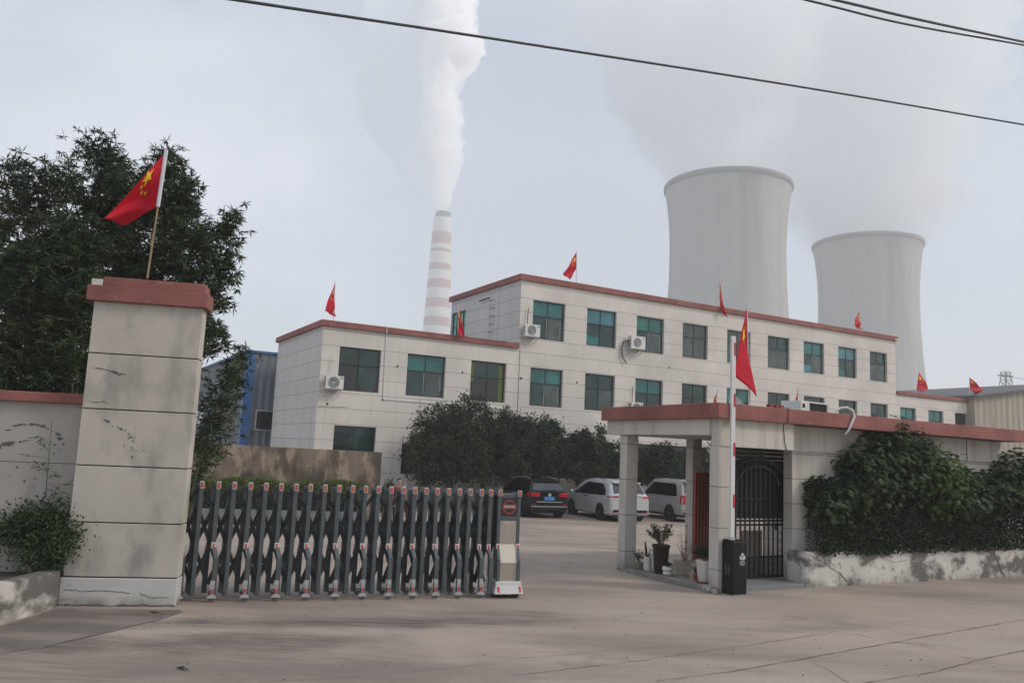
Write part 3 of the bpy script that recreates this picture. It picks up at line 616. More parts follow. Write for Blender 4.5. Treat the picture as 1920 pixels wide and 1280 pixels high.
# ------------------------------------------------------------------ office building
P0 = Vector((-8.14, 35.0, 0)); BR = math.pi / 2 - A
U = Vector((math.sin(A), math.cos(A), 0)); V = Vector((-math.cos(A), math.sin(A), 0))
off = empty('office_building', P0, BR, 'long cream office block with red parapet, three storeys between two lower wings', 'building')
def wallgrid(mb, u0, u1, z0, z1, ops, v=0.0, depth=.24, m=0):
    us = sorted({u0, u1, *[o[0] for o in ops], *[o[1] for o in ops]}); zs = sorted({z0, z1, *[o[2] for o in ops], *[o[3] for o in ops]})
    for a, b in zip(us[:-1], us[1:]):
        for c, d in zip(zs[:-1], zs[1:]):
            mu, mz = (a + b) / 2, (c + d) / 2
            if any(o[0] < mu < o[1] and o[2] < mz < o[3] for o in ops): continue
            mb.add([(a, v, c), (b, v, c), (b, v, d), (a, v, d)], [(0, 1, 2, 3)], m)
    for a, b, c, d in [o[:4] for o in ops]:
        mb.add([(a, v, c), (b, v, c), (b, v, d), (a, v, d), (a, v + depth, c), (b, v + depth, c), (b, v + depth, d), (a, v + depth, d)],
               [(0, 4, 5, 1), (1, 5, 6, 2), (2, 6, 7, 3), (3, 7, 4, 0)], m)
wz = (4.68, 6.58)
W = []   # u0,u1,z0,z1,style
for u in (.80, 3.97, 7.19): W.append((u, u + 1.90, *wz))
for k in range(9):
    u = (10.45, 13.70, 16.92, 20.12, 23.43, 26.67, 29.72, 32.83, 35.85)[k]; w_ = (1.9, 1.88, 1.87, 1.84, 1.84, 1.82, 1.82, 1.74, 1.72)[k]
    W.append((u, u + w_, 7.97, 9.90 - .004 * k)); W.append((u, u + w_, 4.66, 6.53))
for u in (38.82, 41.80, 44.76): W.append((u, u + 1.66, 4.66, 6.46))
GF = [(.80, 2.70, 1.25, 3.17), (3.95, 9.3, 1.2, 2.52), (10.4, 15.6, 1.2, 3.1), (16.9, 22, 1.2, 3.1), (23.4, 28.5, 1.2, 3.1), (29.7, 34.5, 1.2, 3.1), (35.8, 40, 1.2, 3.1), (41, 46, 1.2, 3.1)]
mb = MB(); allw = W + GF
wallgrid(mb, 0, 9.72, -.6, 7.42, [w for w in allw if w[1] < 9.7])
wallgrid(mb, 9.72, 38.45, -.6, 10.82, [w for w in allw if 9.7 < w[0] and w[1] < 38.4 and w[0] > 9.7])
wallgrid(mb, 38.45, 47.3, -.6, 7.28, [w for w in allw if w[0] > 38.45])
mb.obj('front_wall', M_fac, off)
sw = MB()
sw.add([(0, 0, -.6), (0, 7.75, -.6), (0, 7.75, 7.42), (0, 0, 7.42)], [(0, 3, 2, 1)])
# end wall of the tall block, with a stair window
def side(mb, u, v0, v1, z0, z1, ops):
    t_ = MB(); wallgrid(t_, v0, v1, z0, z1, ops); mb.add([(u + p[1], p[0], p[2]) for p in t_.v], [tuple(reversed(f)) for f in t_.f])
side(sw, 9.72, 0, 8.0, 7.3, 10.82, [(6.05, 7.85, 7.9, 10.1)])
sw.add([(38.45, 0, 7), (38.45, 8, 7), (38.45, 8, 10.82), (38.45, 0, 10.82)], [(0, 1, 2, 3)])
sw.add([(47.3, 0, -.6), (47.3, 8, -.6), (47.3, 8, 7.28), (47.3, 0, 7.28)], [(0, 1, 2, 3)])
sw.add([(0, 7.75, -.6), (9.72, 7.75, -.6), (9.72, 7.75, 7.42), (0, 7.75, 7.42)], [(0, 3, 2, 1)])
sw.add([(9.72, 8, -.6), (47.3, 8, -.6), (47.3, 8, 7.28), (38.45, 8, 7.28), (38.45, 8, 10.82), (9.72, 8, 10.82)], [(0, 5, 4, 3, 2, 1)])
sw.obj('side_wall', M_side, off)
rf = MB(); rf.box(.05, 9.7, .05, 7.7, 7.10, 7.2); rf.box(9.76, 38.4, .05, 7.95, 10.5, 10.6); rf.box(38.5, 47.25, .05, 7.95, 7.0, 7.1); rf.obj('roof', M_soff, off)
def parapet(x0, x1, y0, y1, z0, z1, o=.13, left=True, right=True):
    p = MB(); p.box(x0 - (o if left else 0), x1 + (o if right else 0), y0 - o, y0 + .18, z0, z1)
    p.box(x0 - (o if left else 0), x1 + (o if right else 0), y1 - .18, y1 + o, z0, z1)
    if left: p.box(x0 - o, x0 + .18, y0 + .18, y1 - .18, z0, z1)
    if right: p.box(x1 - .18, x1 + o, y0 + .18, y1 - .18, z0, z1)
    p.obj('parapet', M_red, off, bevel=.015)
parapet(0, 9.70, 0, 7.75, 7.38, 7.64, right=False); parapet(9.72, 38.45, 0, 8, 10.80, 11.09); parapet(38.47, 47.3, 0, 8, 7.26, 7.50, left=False)
MB().box(38.3, 38.62, -.16, .1, 10.78, 10.94).obj('parapet_end', M_kerbw, off)
# interior dark backing for the storeys
styles = {0: 'dark', 1: 'teal', 2: 'curtain', 3: 'teal', 4: 'teal', 5: 'blue', 6: 'dark2', 7: 'teal', 8: 'teal2', 9: 'grey', 10: 'dark', 11: 'grey', 12: 'teal', 13: 'grey2', 14: 'dark2',
          15: 'teal', 16: 'dark', 17: 'blue', 18: 'grey2', 19: 'grey2', 20: 'dark2', 21: 'teal2', 22: 'teal2', 23: 'dark'}
def window(w, st, parent=None, side_u=None):
    u0, u1, z0, z1 = w; parent = parent or off; y = .14; zt = z1 - (z1 - z0) * .40; um = (u0 + u1) / 2; e = .003
    f = MB(); t_ = .05
    f.box(u0 + e, u0 + t_, y, y + .06, z0 + e, z1 - e); f.box(u1 - t_, u1 - e, y, y + .06, z0 + e, z1 - e)
    f.box(u0 + t_, u1 - t_, y, y + .06, z0 + e, z0 + t_); f.box(u0 + t_, u1 - t_, y, y + .06, z1 - t_, z1 - e)
    f.box(u0 + t_, u1 - t_, y, y + .06, zt - .04, zt + .035)
    f.box(um - .03, um + .03, y + .004, y + .056, z0 + t_, zt - .035)
    if st not in ('dark', 'dark2') or True: f.box(um - .028, um + .028, y + .006, y + .05, zt + .035, z1 - t_)
    top, low, low2 = {'dark': (M_gdark, M_gblack, M_gdark), 'dark2': (M_gdark, M_gdark, M_ggrey), 'teal': (M_gteal, M_gdark, M_ggrey), 'teal2': (M_gteal, M_gdark, M_gdark), 'curtain': (M_gdark, M_gblack, M_gblack),
                'blue': (M_gblue, M_gdark, M_gdark), 'grey': (M_ggrey, M_ggrey, M_ggrey), 'grey2': (M_gdark, M_ggrey, M_ggrey)}[st]
    o = f.obj('window', M_frame, parent)
    MB().box(u0 + t_, um - .02, y + .02, y + .03, zt + .035, z1 - t_).obj('upper_pane', top, o); MB().box(um + .02, u1 - t_, y + .02, y + .03, zt + .035, z1 - t_).obj('upper_pane', top, o)
    MB().box(u0 + t_, um - .03, y + .025, y + .035, z0 + t_, zt - .035).obj('lower_pane', low, o); MB().box(um + .03, u1 - t_, y + .012, y + .022, z0 + t_, zt - .035).obj('lower_pane', low2, o)
    if st in ('teal', 'grey2') and z0 > 4.6:
        MB().box(um - .06, um - .042, y - .002, y + .003, z0 + t_, zt - .04).obj('sliding_rail', M_alu, o); MB().box(u1 - .20, u1 - .185, y - .002, y + .003, z0 + t_ + .1, zt - .15).obj('sliding_rail', M_alu, o)
    if st == 'curtain':
        MB().box(u0 + .06, u0 + .22, y + .004, y + .011, z0 + .9, z1 - .1).obj('curtain', M_curt, o); MB().box(u1 - .34, u1 - .08, y + .004, y + .011, z0 + .06, z1 - .12).obj('curtain', M_curt, o)
    if st == 'blue' or st == 'teal' and u0 > 29:
        MB().box(u0 + .1, um - .1, y + .018, y + .024, z0 + .08, z0 + .5).obj('blind', M_gteal if st == 'blue' else M_gblue, o)
    return o
for i, w in enumerate(W): window(w, styles.get(i, 'dark'))
f = MB(); u0, u1, z0, z1 = GF[0]; window(GF[0], 'dark')
for w in GF[1:]:
    u0, u1, z0, z1 = w; f = MB(); y = .08; n = max(2, round((u1 - u0) / 1.3))
    f.box(u0 + .003, u1 - .003, y, y + .05, z0 + .003, z0 + .05); f.box(u0 + .003, u1 - .003, y, y + .05, z1 - .05, z1 - .003)
    for k in range(n + 1):
        x = u0 + .03 + (u1 - u0 - .06) * k / n; f.box(x - .025, x + .025, y, y + .05, z0 + .05, z1 - .05)
    o = f.obj('shopfront_window', M_frame, off); MB().box(u0 + .01, u1 - .01, y + .055, y + .065, z0 + .01, z1 - .01).obj('pane', M_gblack, o)
# stair window on the end wall of the tall block
f = MB(); x = 9.72 + .07; a, b, c, d = 6.05, 7.85, 7.9, 10.1
for vv in (a + .03, (a + b) / 2, b - .03, a + .5, b - .5): f.box(x, x + .05, vv - .03, vv + .03, c + .003, d - .003)
for zz in (c + .03, 8.6, 9.25, d - .03): f.box(x + .003, x + .047, a + .003, b - .003, zz - .03, zz + .03)
o = f.obj('stair_window', M_frame, off); MB().box(x + .055, x + .065, a + .01, b - .01, c + .01, d - .01).obj('pane', mat('pale_green_pane', (.16, .42, .33), .15, var=.3, vs=1.2), o)
# conduits, camera, holes
cnd = MB(); cnd.tube([(2.82, -.16, 7.70), (2.84, -.15, 7.36), (2.86, -.02, 7.30), (2.90, -.02, 4.42), (9.6, -.02, 4.38)], .022, 6); cnd.obj('conduit', M_whiteP, off)
cnd = MB(); cnd.tube([(-.02, -.02, -.3), (-.02, -.02, 3.95), (1.3, -.02, 3.98)], .016, 6); cnd.obj('conduit', M_whiteP, off)
hl = MB()
for u, z in ((3.5, 5.95), (6.75, 5.95), (9.9, 5.93), (13.2, 6.0), (19.2, 7.3), (22.8, 5.3), (.42, 4.05), (2.9, 4.40), (9.95, 5.95)):
    mt = Matrix.Translation((u, -.005, z)) @ Matrix.Rotation(math.pi / 2, 4, 'X'); hl.lathe([(.045, -.03), (.045, .02)], 10, mt=mt)
hl.obj('pipe_hole', M_black, off)
pipe = MB(); pipe.box(9.70, 9.71, 0, 0, 0, 0) if False else None
rp = MB(); rp.tube([(9.80, -.012, 7.36), (9.80, -.012, 1.3)], .008, 5); rp.obj('expansion_joint', M_dark, off)
# wall rungs on the end of the tall block
ru = MB()
for k in range(6):
    z = 10.15 - .42 * k; ru.tube([(9.74, 2.6, z), (9.56, 2.6, z), (9.56, 3.0, z), (9.74, 3.0, z)], .012, 5)
ru.tube([(9.74, 3.3, 10.35), (9.62, 3.3, 10.35), (9.62, 4.3, 10.32)], .03, 6); ru.obj('wall_rungs', M_dark, off)

# office air conditioners
def ac_unit(u, z, label, w=.78, h=.56, loop=False, pipe_up=True, org=P0, rot=BR):
    p = org + U * u - V * .08; t = empty('air_conditioner', (p.x, p.y, z), rot, label, 'air conditioner', 'outdoor air conditioner units on the office front')
    c = MB(); c.box(0, w, -.36, -.06, 0, h); cs = c.obj('casing', M_acw, t, bevel=.015)
    mt = Matrix.Translation((w * .44, -.362, h * .5)) @ Matrix.Rotation(math.pi / 2, 4, 'X')
    MB().lathe([(.0, .006), (.215, .006), (.235, .018), (.235, -.01)], 28, mt=mt).obj('fan_grille', M_acg, cs)
    r_ = MB()
    for k in range(4): mt2 = mt @ Matrix.Translation((0, 0, .010)); rr = .05 + k * .045; r_.lathe([(rr, 0), (rr + .008, .006), (rr + .008, 0)], 24, mt=mt2)
    r_.obj('guard_ring', M_silver, cs); MB().lathe([(.0, .012), (.04, .02), (.0, .024)], 14, mt=mt).obj('fan_hub', M_acw, cs)
    MB().box(w - .17, w - .04, -.364, -.361, h - .12, h - .06).obj('sticker', M_blue if 'blue' in label else M_acg, cs)
    lv = MB()
    for k in range(9): lv.box(-.004, -.001, -.33, -.1, .06 + k * .05, .085 + k * .05)
    lv.obj('side_louvre', M_black, cs)
    b = MB()
    for xx in (.08, w - .12): b.box(xx, xx + .03, -.36, .075, -.04, -.004); b.bar((xx + .015, -.33, -.03), (xx + .015, .06, -.3), .025)
    b.box(.08, w - .09, .045, .072, -.035, -.008)
    b.obj('bracket', M_alu, t)
    pp = MB()
    if loop: pp.tube([(0.02, -.12, .42), (-.25, -.05, .35), (-.36, -.03, 0), (-.3, -.03, -.45), (-.05, -.03, -.75), (.0, -.02, -.78)], .028, 6)
    elif pipe_up: pp.tube([(.3, -.03, h), (.30, -.01, h + .35), (.34, .0, h + .85)], .018, 6)
    if pp.v: pp.obj('hose', M_black if loop or u > 5 else M_alu, t)
    return t
ac_unit(.16, 4.68, 'white air conditioner beside the first window of the low left wing')
ac_unit(9.80, 7.98, 'white air conditioner with blue sticker at the left end of the top floor', .85, .60)
ac_unit(16.24, 8.02, 'large white air conditioner with blue sticker and looping black hose, top floor', .95, .68, loop=True)
ac_unit(16.35, 4.66, 'white air conditioner half hidden by the lodge roof on the middle floor', pipe_up=True)

# ------------------------------------------------------------------ national flags
def flag(base, top, hoist, fly, label, group='red flags along the roofs', pole_r=.02, pole_m=None, ripple=.05, n=(16, 12), seed=0, star_s=1.0, hem=False, fold=2.2, rdirn=None, hide_small=False, big=(.17, .27)):
    """base, top: pole ends; hoist (z0,z1) along pole as distance from top; fly: (vec top edge, vec bottom edge) offsets"""
    base, top = Vector(base), Vector(top); rr = random.Random(seed)
    t = empty('flag', base, 0, label, 'flag', group); ax = (base - top).normalized(); tp = top - base
    MB().tube([(0, 0, 0), tuple(tp)], [pole_r, pole_r * .8], 8).obj('pole', pole_m or M_polew, t)
    h0, h1 = hoist; ft, fb = Vector(fly[0]), Vector(fly[1]); N = ft.cross(ax); N = N.normalized() if N.length > 1e-3 else Vector((0, 1, 0))
    if rdirn: N = Vector(rdirn).normalized()
    ph = rr.uniform(0, 6)
    def S(s_, v):                                  # s 0..1 along fly, v 0..1 down the hoist
        a = tp + ax * (h0 + (h1 - h0) * v); f = ft.lerp(fb, v); p = a + f * s_ + Vector((0, 0, -1)) * .12 * f.length * s_ * (1 - s_)
        return p + N * (ripple * math.sin(fold * math.pi * (s_ * .8 + v * .9) + ph) * min(1, s_ * 3) + ripple * .4 * math.sin(7 * s_ + 5 * v + ph) * s_)
    a, b = n; c = MB(); c.add([S(i / a, j / b) for j in range(b + 1) for i in range(a + 1)], [(j * (a + 1) + i, j * (a + 1) + i + 1, (j + 1) * (a + 1) + i + 1, (j + 1) * (a + 1) + i) for j in range(b) for i in range(a)])
    cl = c.obj('cloth', M_flag, t, smooth='all'); so = cl.modifiers.new('thick', 'SOLIDIFY'); so.thickness = .006; so.offset = 0
    asp = 1.5
    def star(cx, cy, r, rot):
        m = MB(); pts = []
        for k in range(10):
            q = r * (1 if k % 2 == 0 else .40); an = rot + k * math.pi / 5 - math.pi / 2
            pts.append((cx + q * math.cos(an) / asp, cy + q * math.sin(an)))
        for sg in (-1, 1):
            vs_ = [S(x, y) + N * .012 * sg for x, y in pts] + [S(cx, cy) + N * .012 * sg]
            m.add(vs_, [(k, (k + 1) % 10, 10) for k in range(10)])
        m.obj('star', M_star, cl)
    star(big[0], big[1], .17 * star_s, 0)
    if not hide_small:
        for x, y in ((.34, .10), (.41, .20), (.41, .34), (.34, .45)): star(x, y, .06 * star_s, .5)
    if hem: MB().tube([tuple(tp + ax * (h0 - .01)), tuple(tp + ax * (h1 + .02))], .03, 8).obj('hem', M_hem, cl)
    return t
# pillar flag
pb = G(0, 0) * 0; pc = D(276, 522, 12.05); pt = D(312, 280, 12.0)
flag(pc, pt, (.02, .88), (tuple(D(194, 412, 11.7) - D(311, 285, 12)), tuple(D(232, 424, 12.3) - D(298, 388, 12))), 'large red flag with yellow stars on a cane on top of the gate pillar', group=None,
     pole_r=.017, pole_m=M_pole, ripple=.06, n=(26, 18), seed=2, hem=True, fold=2.4, big=(.30, .14), star_s=1.0)
def fo(u, z, v=.1): return P0 + U * u + V * v + Vector((0, 0, z))
k_ = .35
flag(fo(.45, 7.6), fo(.40, 9.40), (.02, .95), (tuple(U * -.36 + Vector((0, -.1, -1.35))), tuple(U * .10 + V * -.1 + Vector((0, 0, -.62)))), 'limp red flag over the left end of the low wing roof', seed=3, ripple=.06)
flag(fo(6.32, 7.6, -.2), fo(6.26, 9.10, -.2), (.02, 1.0), (tuple(U * .40 + V * -.1 + Vector((0, 0, -1.50))), tuple(U * -.06 + V * -.1 + Vector((0, 0, -.45)))), 'narrow red flag on the wing roof below the tall block end', seed=4, ripple=.05)
flag(fo(13.04, 11.05), fo(12.98, 12.78), (.02, .90), (tuple(U * -.85 + V * -.1 + Vector((0, 0, -1.30))), tuple(U * -.35 + V * .1 + Vector((0, 0, -.62)))), 'red flag on the tall roof near its left end', seed=5, ripple=.05)
flag(fo(22.62, 11.05, -.2), fo(22.58, 12.60, -.2), (.02, 1.0), (tuple(U * .55 + V * -.1 + Vector((0, 0, -2.15))), tuple(U * .1 + V * -.1 + Vector((0, 0, -.75)))), 'red flag drooping over the tall parapet in front of the nearer cooling tower', seed=6, ripple=.06)
flag(fo(35.0, 11.05), fo(35.04, 12.50), (.02, .95), (tuple(U * -.75 + V * -.1 + Vector((0, 0, -1.15))), tuple(U * .22 + V * -.1 + Vector((0, 0, -.4)))), 'red flag on the tall roof near its right end', seed=7, ripple=.06, n=(14, 10))
flag(fo(40.6, 7.4), fo(41.05, 9.08), (.05, 1.35), (tuple(U * .75 + V * -.2 + Vector((0, 0, -1.15))), tuple(U * .2 + V * -.2 + Vector((0, 0, -.15)))), 'red flag leaning on the left part of the low right wing roof', seed=8, ripple=.06)
flag(fo(46.7, 7.4), fo(46.75, 9.12), (.02, .86), (tuple(U * 1.35 + V * -.2 + Vector((0, 0, -.78))), tuple(U * .95 + V * .1 + Vector((0, 0, -.35)))), 'red flag spread out in the wind at the far right end of the roofs', seed=9, ripple=.07)
# push the whole office group out to its true distance (centre of scaling is a survey point, sizes stay in proportion)
KS = 1.085
for o in list(sc.objects):
    if o.parent is None and (o.name.startswith(('office_building', 'air_conditioner')) or (o.name.startswith('flag') and o.get('group'))):
        o.scale = (KS,) * 3; o.location = Vector((0, 0, CAMH)) + (o.location - Vector((0, 0, CAMH))) * KS

# ------------------------------------------------------------------ gate lodge
Q0 = Vector((3.85, 15.05, 0))
def LQ(u, v, z=0): return Q0 + U * u + V * v + Vector((0, 0, z))
lod = empty('gate_lodge', Q0, BR, 'low flat-roofed gate lodge with open porch, tiled columns and red parapet right of the driveway', 'gatehouse')
for u, v, w, d, z0, z1 in ((0, 0, .36, .24, -.05, 2.6), (.0, 2.72, .30, .24, -.1, 2.8), (1.94, 2.84, .26, .24, -.2, 2.8)):
    MB().box(u, u + w, v, v + d, z0, z1).obj('column', M_colj, lod, bevel=.008)
MB().box(-.0, 1.93, -.015, .20, 2.6, 3.12).obj('beam', M_lodge, lod, bevel=.006)
s = MB(); s.box(-.06, .16, .20, 3.36, 2.80, 3.12); s.box(.16, 9.55, .46, 3.36, 2.80, 3.12); s.box(.16, 1.93, .20, .46, 2.80, 3.12); s.obj('roof_slab', M_lodge, lod)
p = MB(); p.box(-.16, 9.62, -.15, .12, 3.10, 3.38); p.box(-.16, .10, .12, 3.25, 3.10, 3.38); p.box(-.16, 9.62, 3.25, 3.46, 3.10, 3.38); p.box(9.4, 9.62, .12, 3.25, 3.10, 3.38); p.obj('parapet', M_red, lod, bevel=.012)
MB().box(.1, 9.4, .12, 3.25, 3.12, 3.2).obj('roof_deck', M_soff, lod)
w_ = MB(); w_.box(1.93, 9.5, .36, .46, 2.60, 3.10); w_.obj('eaves_wall', M_lodge, lod)
w_ = MB(); w_.box(2.34, 9.5, .40, .62, -.05, 2.80); w_.box(4.5, 4.7, .66, 3.2, -.3, 2.8); w_.box(4.7, 9.5, 3.0, 3.2, -.3, 2.8); w_.box(9.3, 9.5, .66, 3.0, -.3, 2.8); w_.obj('wall', M_lodgej, lod)
tp_ = MB()
for q in range(9): tp_.box(.75, 2.85, .80, .83, 2.08 + q * .08, 2.08 + q * .08 + .066)
tp_.box(2.57, 2.95, .80, .83, .1, 2.06); tp_.obj('slats_and_dark_backing', M_screen, lod)  # louvre slats; upright strip is dark backing added over the lit wall behind
MB().box(8.1, 8.115, .350, .358, 2.60, 3.10).obj('wall_joint', M_dark, lod)
# porch plinth with kerb, door step
k = MB(); k.add([(-.10, .30, 0), (-.10, .30, .10), (-.16, 1.4, .10), (-.02, 2.72, .06), (-.02, 2.72, -.1), (-.16, 1.4, -.05), (.55, .30, 0), (.55, .3, .10), (.55, 2.95, .06), (.55, 2.95, -.1), (-.02, 2.95, .06), (-.02, 2.95, -.1)],
      [(0, 1, 2, 5), (5, 2, 3, 4), (1, 7, 8, 10, 3, 2), (0, 6, 7, 1), (6, 9, 8, 7), (3, 10, 11, 4), (10, 8, 9, 11)])
k.obj('porch_kerb', M_kerb, lod, bevel=.01)
MB().box(.40, 2.26, .02, 1.2, -.05, .085).obj('door_step', M_step, lod, bevel=.01)
rk = MB()
for q in range(9):
    c = Vector((random.uniform(-.10, .05), random.uniform(.0, .4), .03)); rk.lathe([(.0, -.05), (.06, -.02), (.07, .03), (.04, .07), (0, .08)], 7, tuple(c * random.uniform(.8, 1.1)))
tag(rk.obj('broken_kerb', M_kerbw, lod))
# iron door
dr = MB(); v = .74; x0, x1 = .90, 2.56; xm = (x0 + x1) / 2; rad = (x1 - x0) / 2; zs = 1.88; sq = .66
arc = lambda r, n=22: [(xm + r * math.cos(math.pi * q / n), v, zs + r * sq * math.sin(math.pi * q / n)) for q in range(n + 1)]
for r, w in ((rad - .02, .028), (rad - .22, .02)): dr.tube(arc(r), w, 6)
for xx in (x0 + .02, x1 - .02): dr.bar((xx, v, .1), (xx, v, zs), .05)
for z in (.12, .50, 1.12, 1.20, 1.62): dr.bar((x0, v, z), (x1, v, z), .022, .04)
n = 13
for q in range(1, n):
    xx = x0 + (x1 - x0) * q / n; zt = zs + sq * math.sqrt(max(0, (rad - .04) ** 2 - (xx - xm) ** 2)); dr.bar((xx, v, .1), (xx, v, zt), .024)
for q in range(8):
    a = math.pi * (q + .5) / 8; dr.tube([(xm + (rad - .22) * math.cos(a), v, zs + sq * (rad - .22) * math.sin(a)), (xm + (rad - .1) * math.cos(a + .12), v, zs + sq * (rad - .1) * math.sin(a + .12)), (xm + (rad - .02) * math.cos(a), v, zs + sq * (rad - .02) * math.sin(a))], .01, 5)
for q in range(6):                                   # scrollwork in the right-hand strip and bottom rail
    zc = .62 + q * .17
    for xx in (x1 - .15, x0 + .15):
        dr.tube([(xx + .05 * math.cos(t_ * .9) * (1 - t_ / 9), v + .01, zc + .05 * math.sin(t_ * .9) * (1 - t_ / 9)) for t_ in range(8)], .008, 4)
dg = empty('iron_door', LQ(0, 0), BR, 'black arched wrought iron door in the porch of the gate lodge', 'door')
dr.obj('frame_bars', M_iron, dg)
ar_ = MB()
for r_ in (rad - .02, rad - .06, rad - .24, rad - .27): ar_.tube([(x, v - .035, z) for x, _, z in arc(r_)], .009, 5)
ar_.obj('arch_trim', M_iron2, dg)
sl = MB()
for q in range(22): z = .14 + q * .016; sl.box(x0 + .06, x1 - .06, v + .016, v + .022, z, z + .010)
sl.box(x0 + .04, x1 - .04, v + .024, v + .03, 1.24, 2.38); sl.obj('mesh_panel', M_screen, dg)
MB().box(x1 - .36, x1 - .28, v - .05, v - .02, 1.02, 1.16).obj('lock_box', M_iron, dg)
nb = empty('notice_board', LQ(2.16, 1.6), BR, 'pale board with a green stripe standing behind the iron door', 'board')
MB().box(0, .62, 0, .03, .08, .92).obj('panel', M_cream, nb); MB().box(.02, .12, -.006, -.001, .12, .45).obj('green_stripe', mat('lime_green', (.2, .42, .05), .6), nb)
lg = MB()
for x in (.04, .55): lg.box(x, x + .03, 0, .03, -.05, .08); lg.box(x, x + .03, -.12, .15, -.05, -.01)
lg.obj('stand', M_iron, nb)
rp = empty('corrugated_panel', LQ(1.86, 2.66), BR, 'upright red corrugated sheet in a red frame inside the lodge porch', 'panel')
MB().box(.04, 1.0, .01, .03, -.05, 2.02).obj('sheet', M_redsheet, rp)
fr = MB(); fr.box(0, .04, 0, .04, -.15, 2.06); fr.box(1.0, 1.04, 0, .04, -.15, 2.06); fr.box(.04, 1.0, 0, .04, 2.02, 2.06); fr.box(.04, 1.0, 0, .04, -.12, -.05); fr.obj('frame', M_redfr, rp)
# things on the lodge roof
ds = empty('satellite_dish', LQ(.92, .55, 3.2), BR + .2, 'pale round satellite dish at the foot of the roof flag on the lodge', 'dish')
mt = Matrix.Translation((0, 0, .12)) @ Matrix.Rotation(R(78), 4, 'X')
MB().lathe([(0, .0), (.12, .012), (.22, .04), (.27, .07), (.275, .066), (.22, .030), (.12, .002), (0, -.01)], 32, mt=mt).obj('reflector', M_silver, ds, smooth=True)
q = MB(); q.tube([(0, 0, .12), (0, .12, 0)], .015, 6); q.tube([(0, -.05, -.02), (0, -.28, .14)], .008, 5); q.lathe([(.03, 0), (.03, .05)], 8, (0, -.28, .12)); q.obj('mount', M_alu, ds)
ar = empty('air_conditioner', LQ(2.52, .35, 3.32), BR + .12, 'white air conditioner lying open on the lodge roof edge above the wall', 'air conditioner')
c = MB(); c.box(0, .95, 0, .03, 0, .26); c.box(0, .04, .03, .5, 0, .26); c.box(.91, .95, .03, .5, 0, .26); c.box(0, .95, 0, .5, .26, .29)
c2 = MB(); c2.box(-.01, .30, -.02, .45, .0, .30); c2.obj('casing', M_acw, ar, bevel=.012)
MB().box(.05, .13, -.026, -.021, .16, .24).obj('sticker', M_black, ar)
fr = MB(); fr.box(.30, .96, -.02, .46, .27, .30); fr.box(.93, .96, -.02, .46, 0, .27); fr.obj('open_frame', M_acw, ar); MB().box(.30, .93, .02, .40, .01, .26).obj('coil', M_black, ar)
tag(MB().tube([tuple(LQ(3.15, .0, 3.42)), tuple(LQ(3.22, -.05, 3.50)), tuple(LQ(3.36, -.10, 3.52)), tuple(LQ(3.46, -.17, 3.46)), tuple(LQ(3.47, -.19, 3.34)), tuple(LQ(3.38, -.19, 3.20)), tuple(LQ(3.32, -.17, 3.06)), tuple(LQ(3.30, -.1, 2.98))], .024, 8).obj('drain_hose', M_acw, None, smooth=True),
    'bent pale hose coming down over the red lodge parapet', 'hose')
tag(MB().tube([tuple(LQ(1.60, .1, 3.40)), tuple(LQ(1.61, -.165, 3.39)), tuple(LQ(1.60, -.165, 3.12)), tuple(LQ(1.62, -.03, 3.08)), tuple(LQ(1.66, -.03, 2.75)), tuple(LQ(1.72, -.03, 2.58))], .008, 5).obj('hanging_cable', M_wire), 'thin black cable hanging down the beam above the iron door', 'cable')
for q, (u, lab) in enumerate(((1.28, 'leftmost small clay block on the lodge roof right of the dish'), (1.42, 'middle small clay block on the lodge roof right of the dish'), (1.55, 'rightmost small clay block on the lodge roof right of the dish'))):
    o = MB().box(0, .1, 0, .1, 0, .07).obj('clay_block', M_terr, None, LQ(u, .05, 3.38) if False else LQ(u, -.02, 3.38), BR, bevel=.006); tag(o, lab, 'block', 'clay blocks on the lodge roof')
flag(LQ(.87, .12, 3.15), LQ(.80, .12, 5.35), (.04, 1.10), (tuple(U * -.36 + V * -.05 + Vector((0, 0, -1.38))), tuple(U * .14 + V * -.08 + Vector((0, 0, -.68)))), 'tall limp red flag on the lodge roof beside the raised barrier arm', group=None, seed=11, ripple=.035, n=(18, 22), pole_r=.014, fold=1.3, big=(.30, .16), hide_small=True, star_s=.9)
flag(LQ(.60, .75, 3.15), LQ(.66, .75, 3.70), (.02, .30), (tuple(U * -.16 + Vector((0, 0, -.40))), tuple(U * -.08 + Vector((0, 0, -.18)))), 'small red flag half hidden behind the satellite dish', group=None, seed=12, ripple=.03, pole_r=.014)
flag(LQ(3.2, 1.0, 3.15), LQ(3.2, 1.0, 3.98), (.02, .4), (tuple(U * -.1 + Vector((0, 0, -.5))), tuple(U * -.06 + Vector((0, 0, -.2)))), 'tiny red flag sticking up behind the air conditioner on the lodge roof', group=None, seed=13, ripple=.02, pole_r=.012)

# ------------------------------------------------------------------ barrier
bx = empty('parking_barrier', Vector((4.06, 14.83, 0)), BR, 'black parking barrier cabinet with its red and white arm raised upright', 'barrier')
MB().box(0, .34, 0, .27, 0, .93).obj('cabinet', M_black, bx, bevel=.018)
MB().box(-.01, .35, -.01, .28, -.03, .02).obj('foot', M_kerb, bx)
MB().box(.0, .34, .0, .27, .932, .952).obj('lid', M_black, bx, bevel=.006)
lgm = MB(); mtf = Matrix.Translation((.225, -.0035, .66)) @ Matrix.Rotation(math.pi / 2, 4, 'X')
for cx_, cy_, r_ in ((0, .035, .036), (-.036, -.008, .032), (.036, -.008, .032)): lgm.prism([(cx_ + r_ * math.cos(a), cy_ + r_ * math.sin(a)) for a in np.linspace(0, 2 * math.pi, 20)[:-1]], 0, .0015 + r_ * .01, 0, mtf)
lgm.prism([(-.045, -.040), (.045, -.040), (.045, -.0), (-.045, -.0)], 0, .0012, 0, mtf)
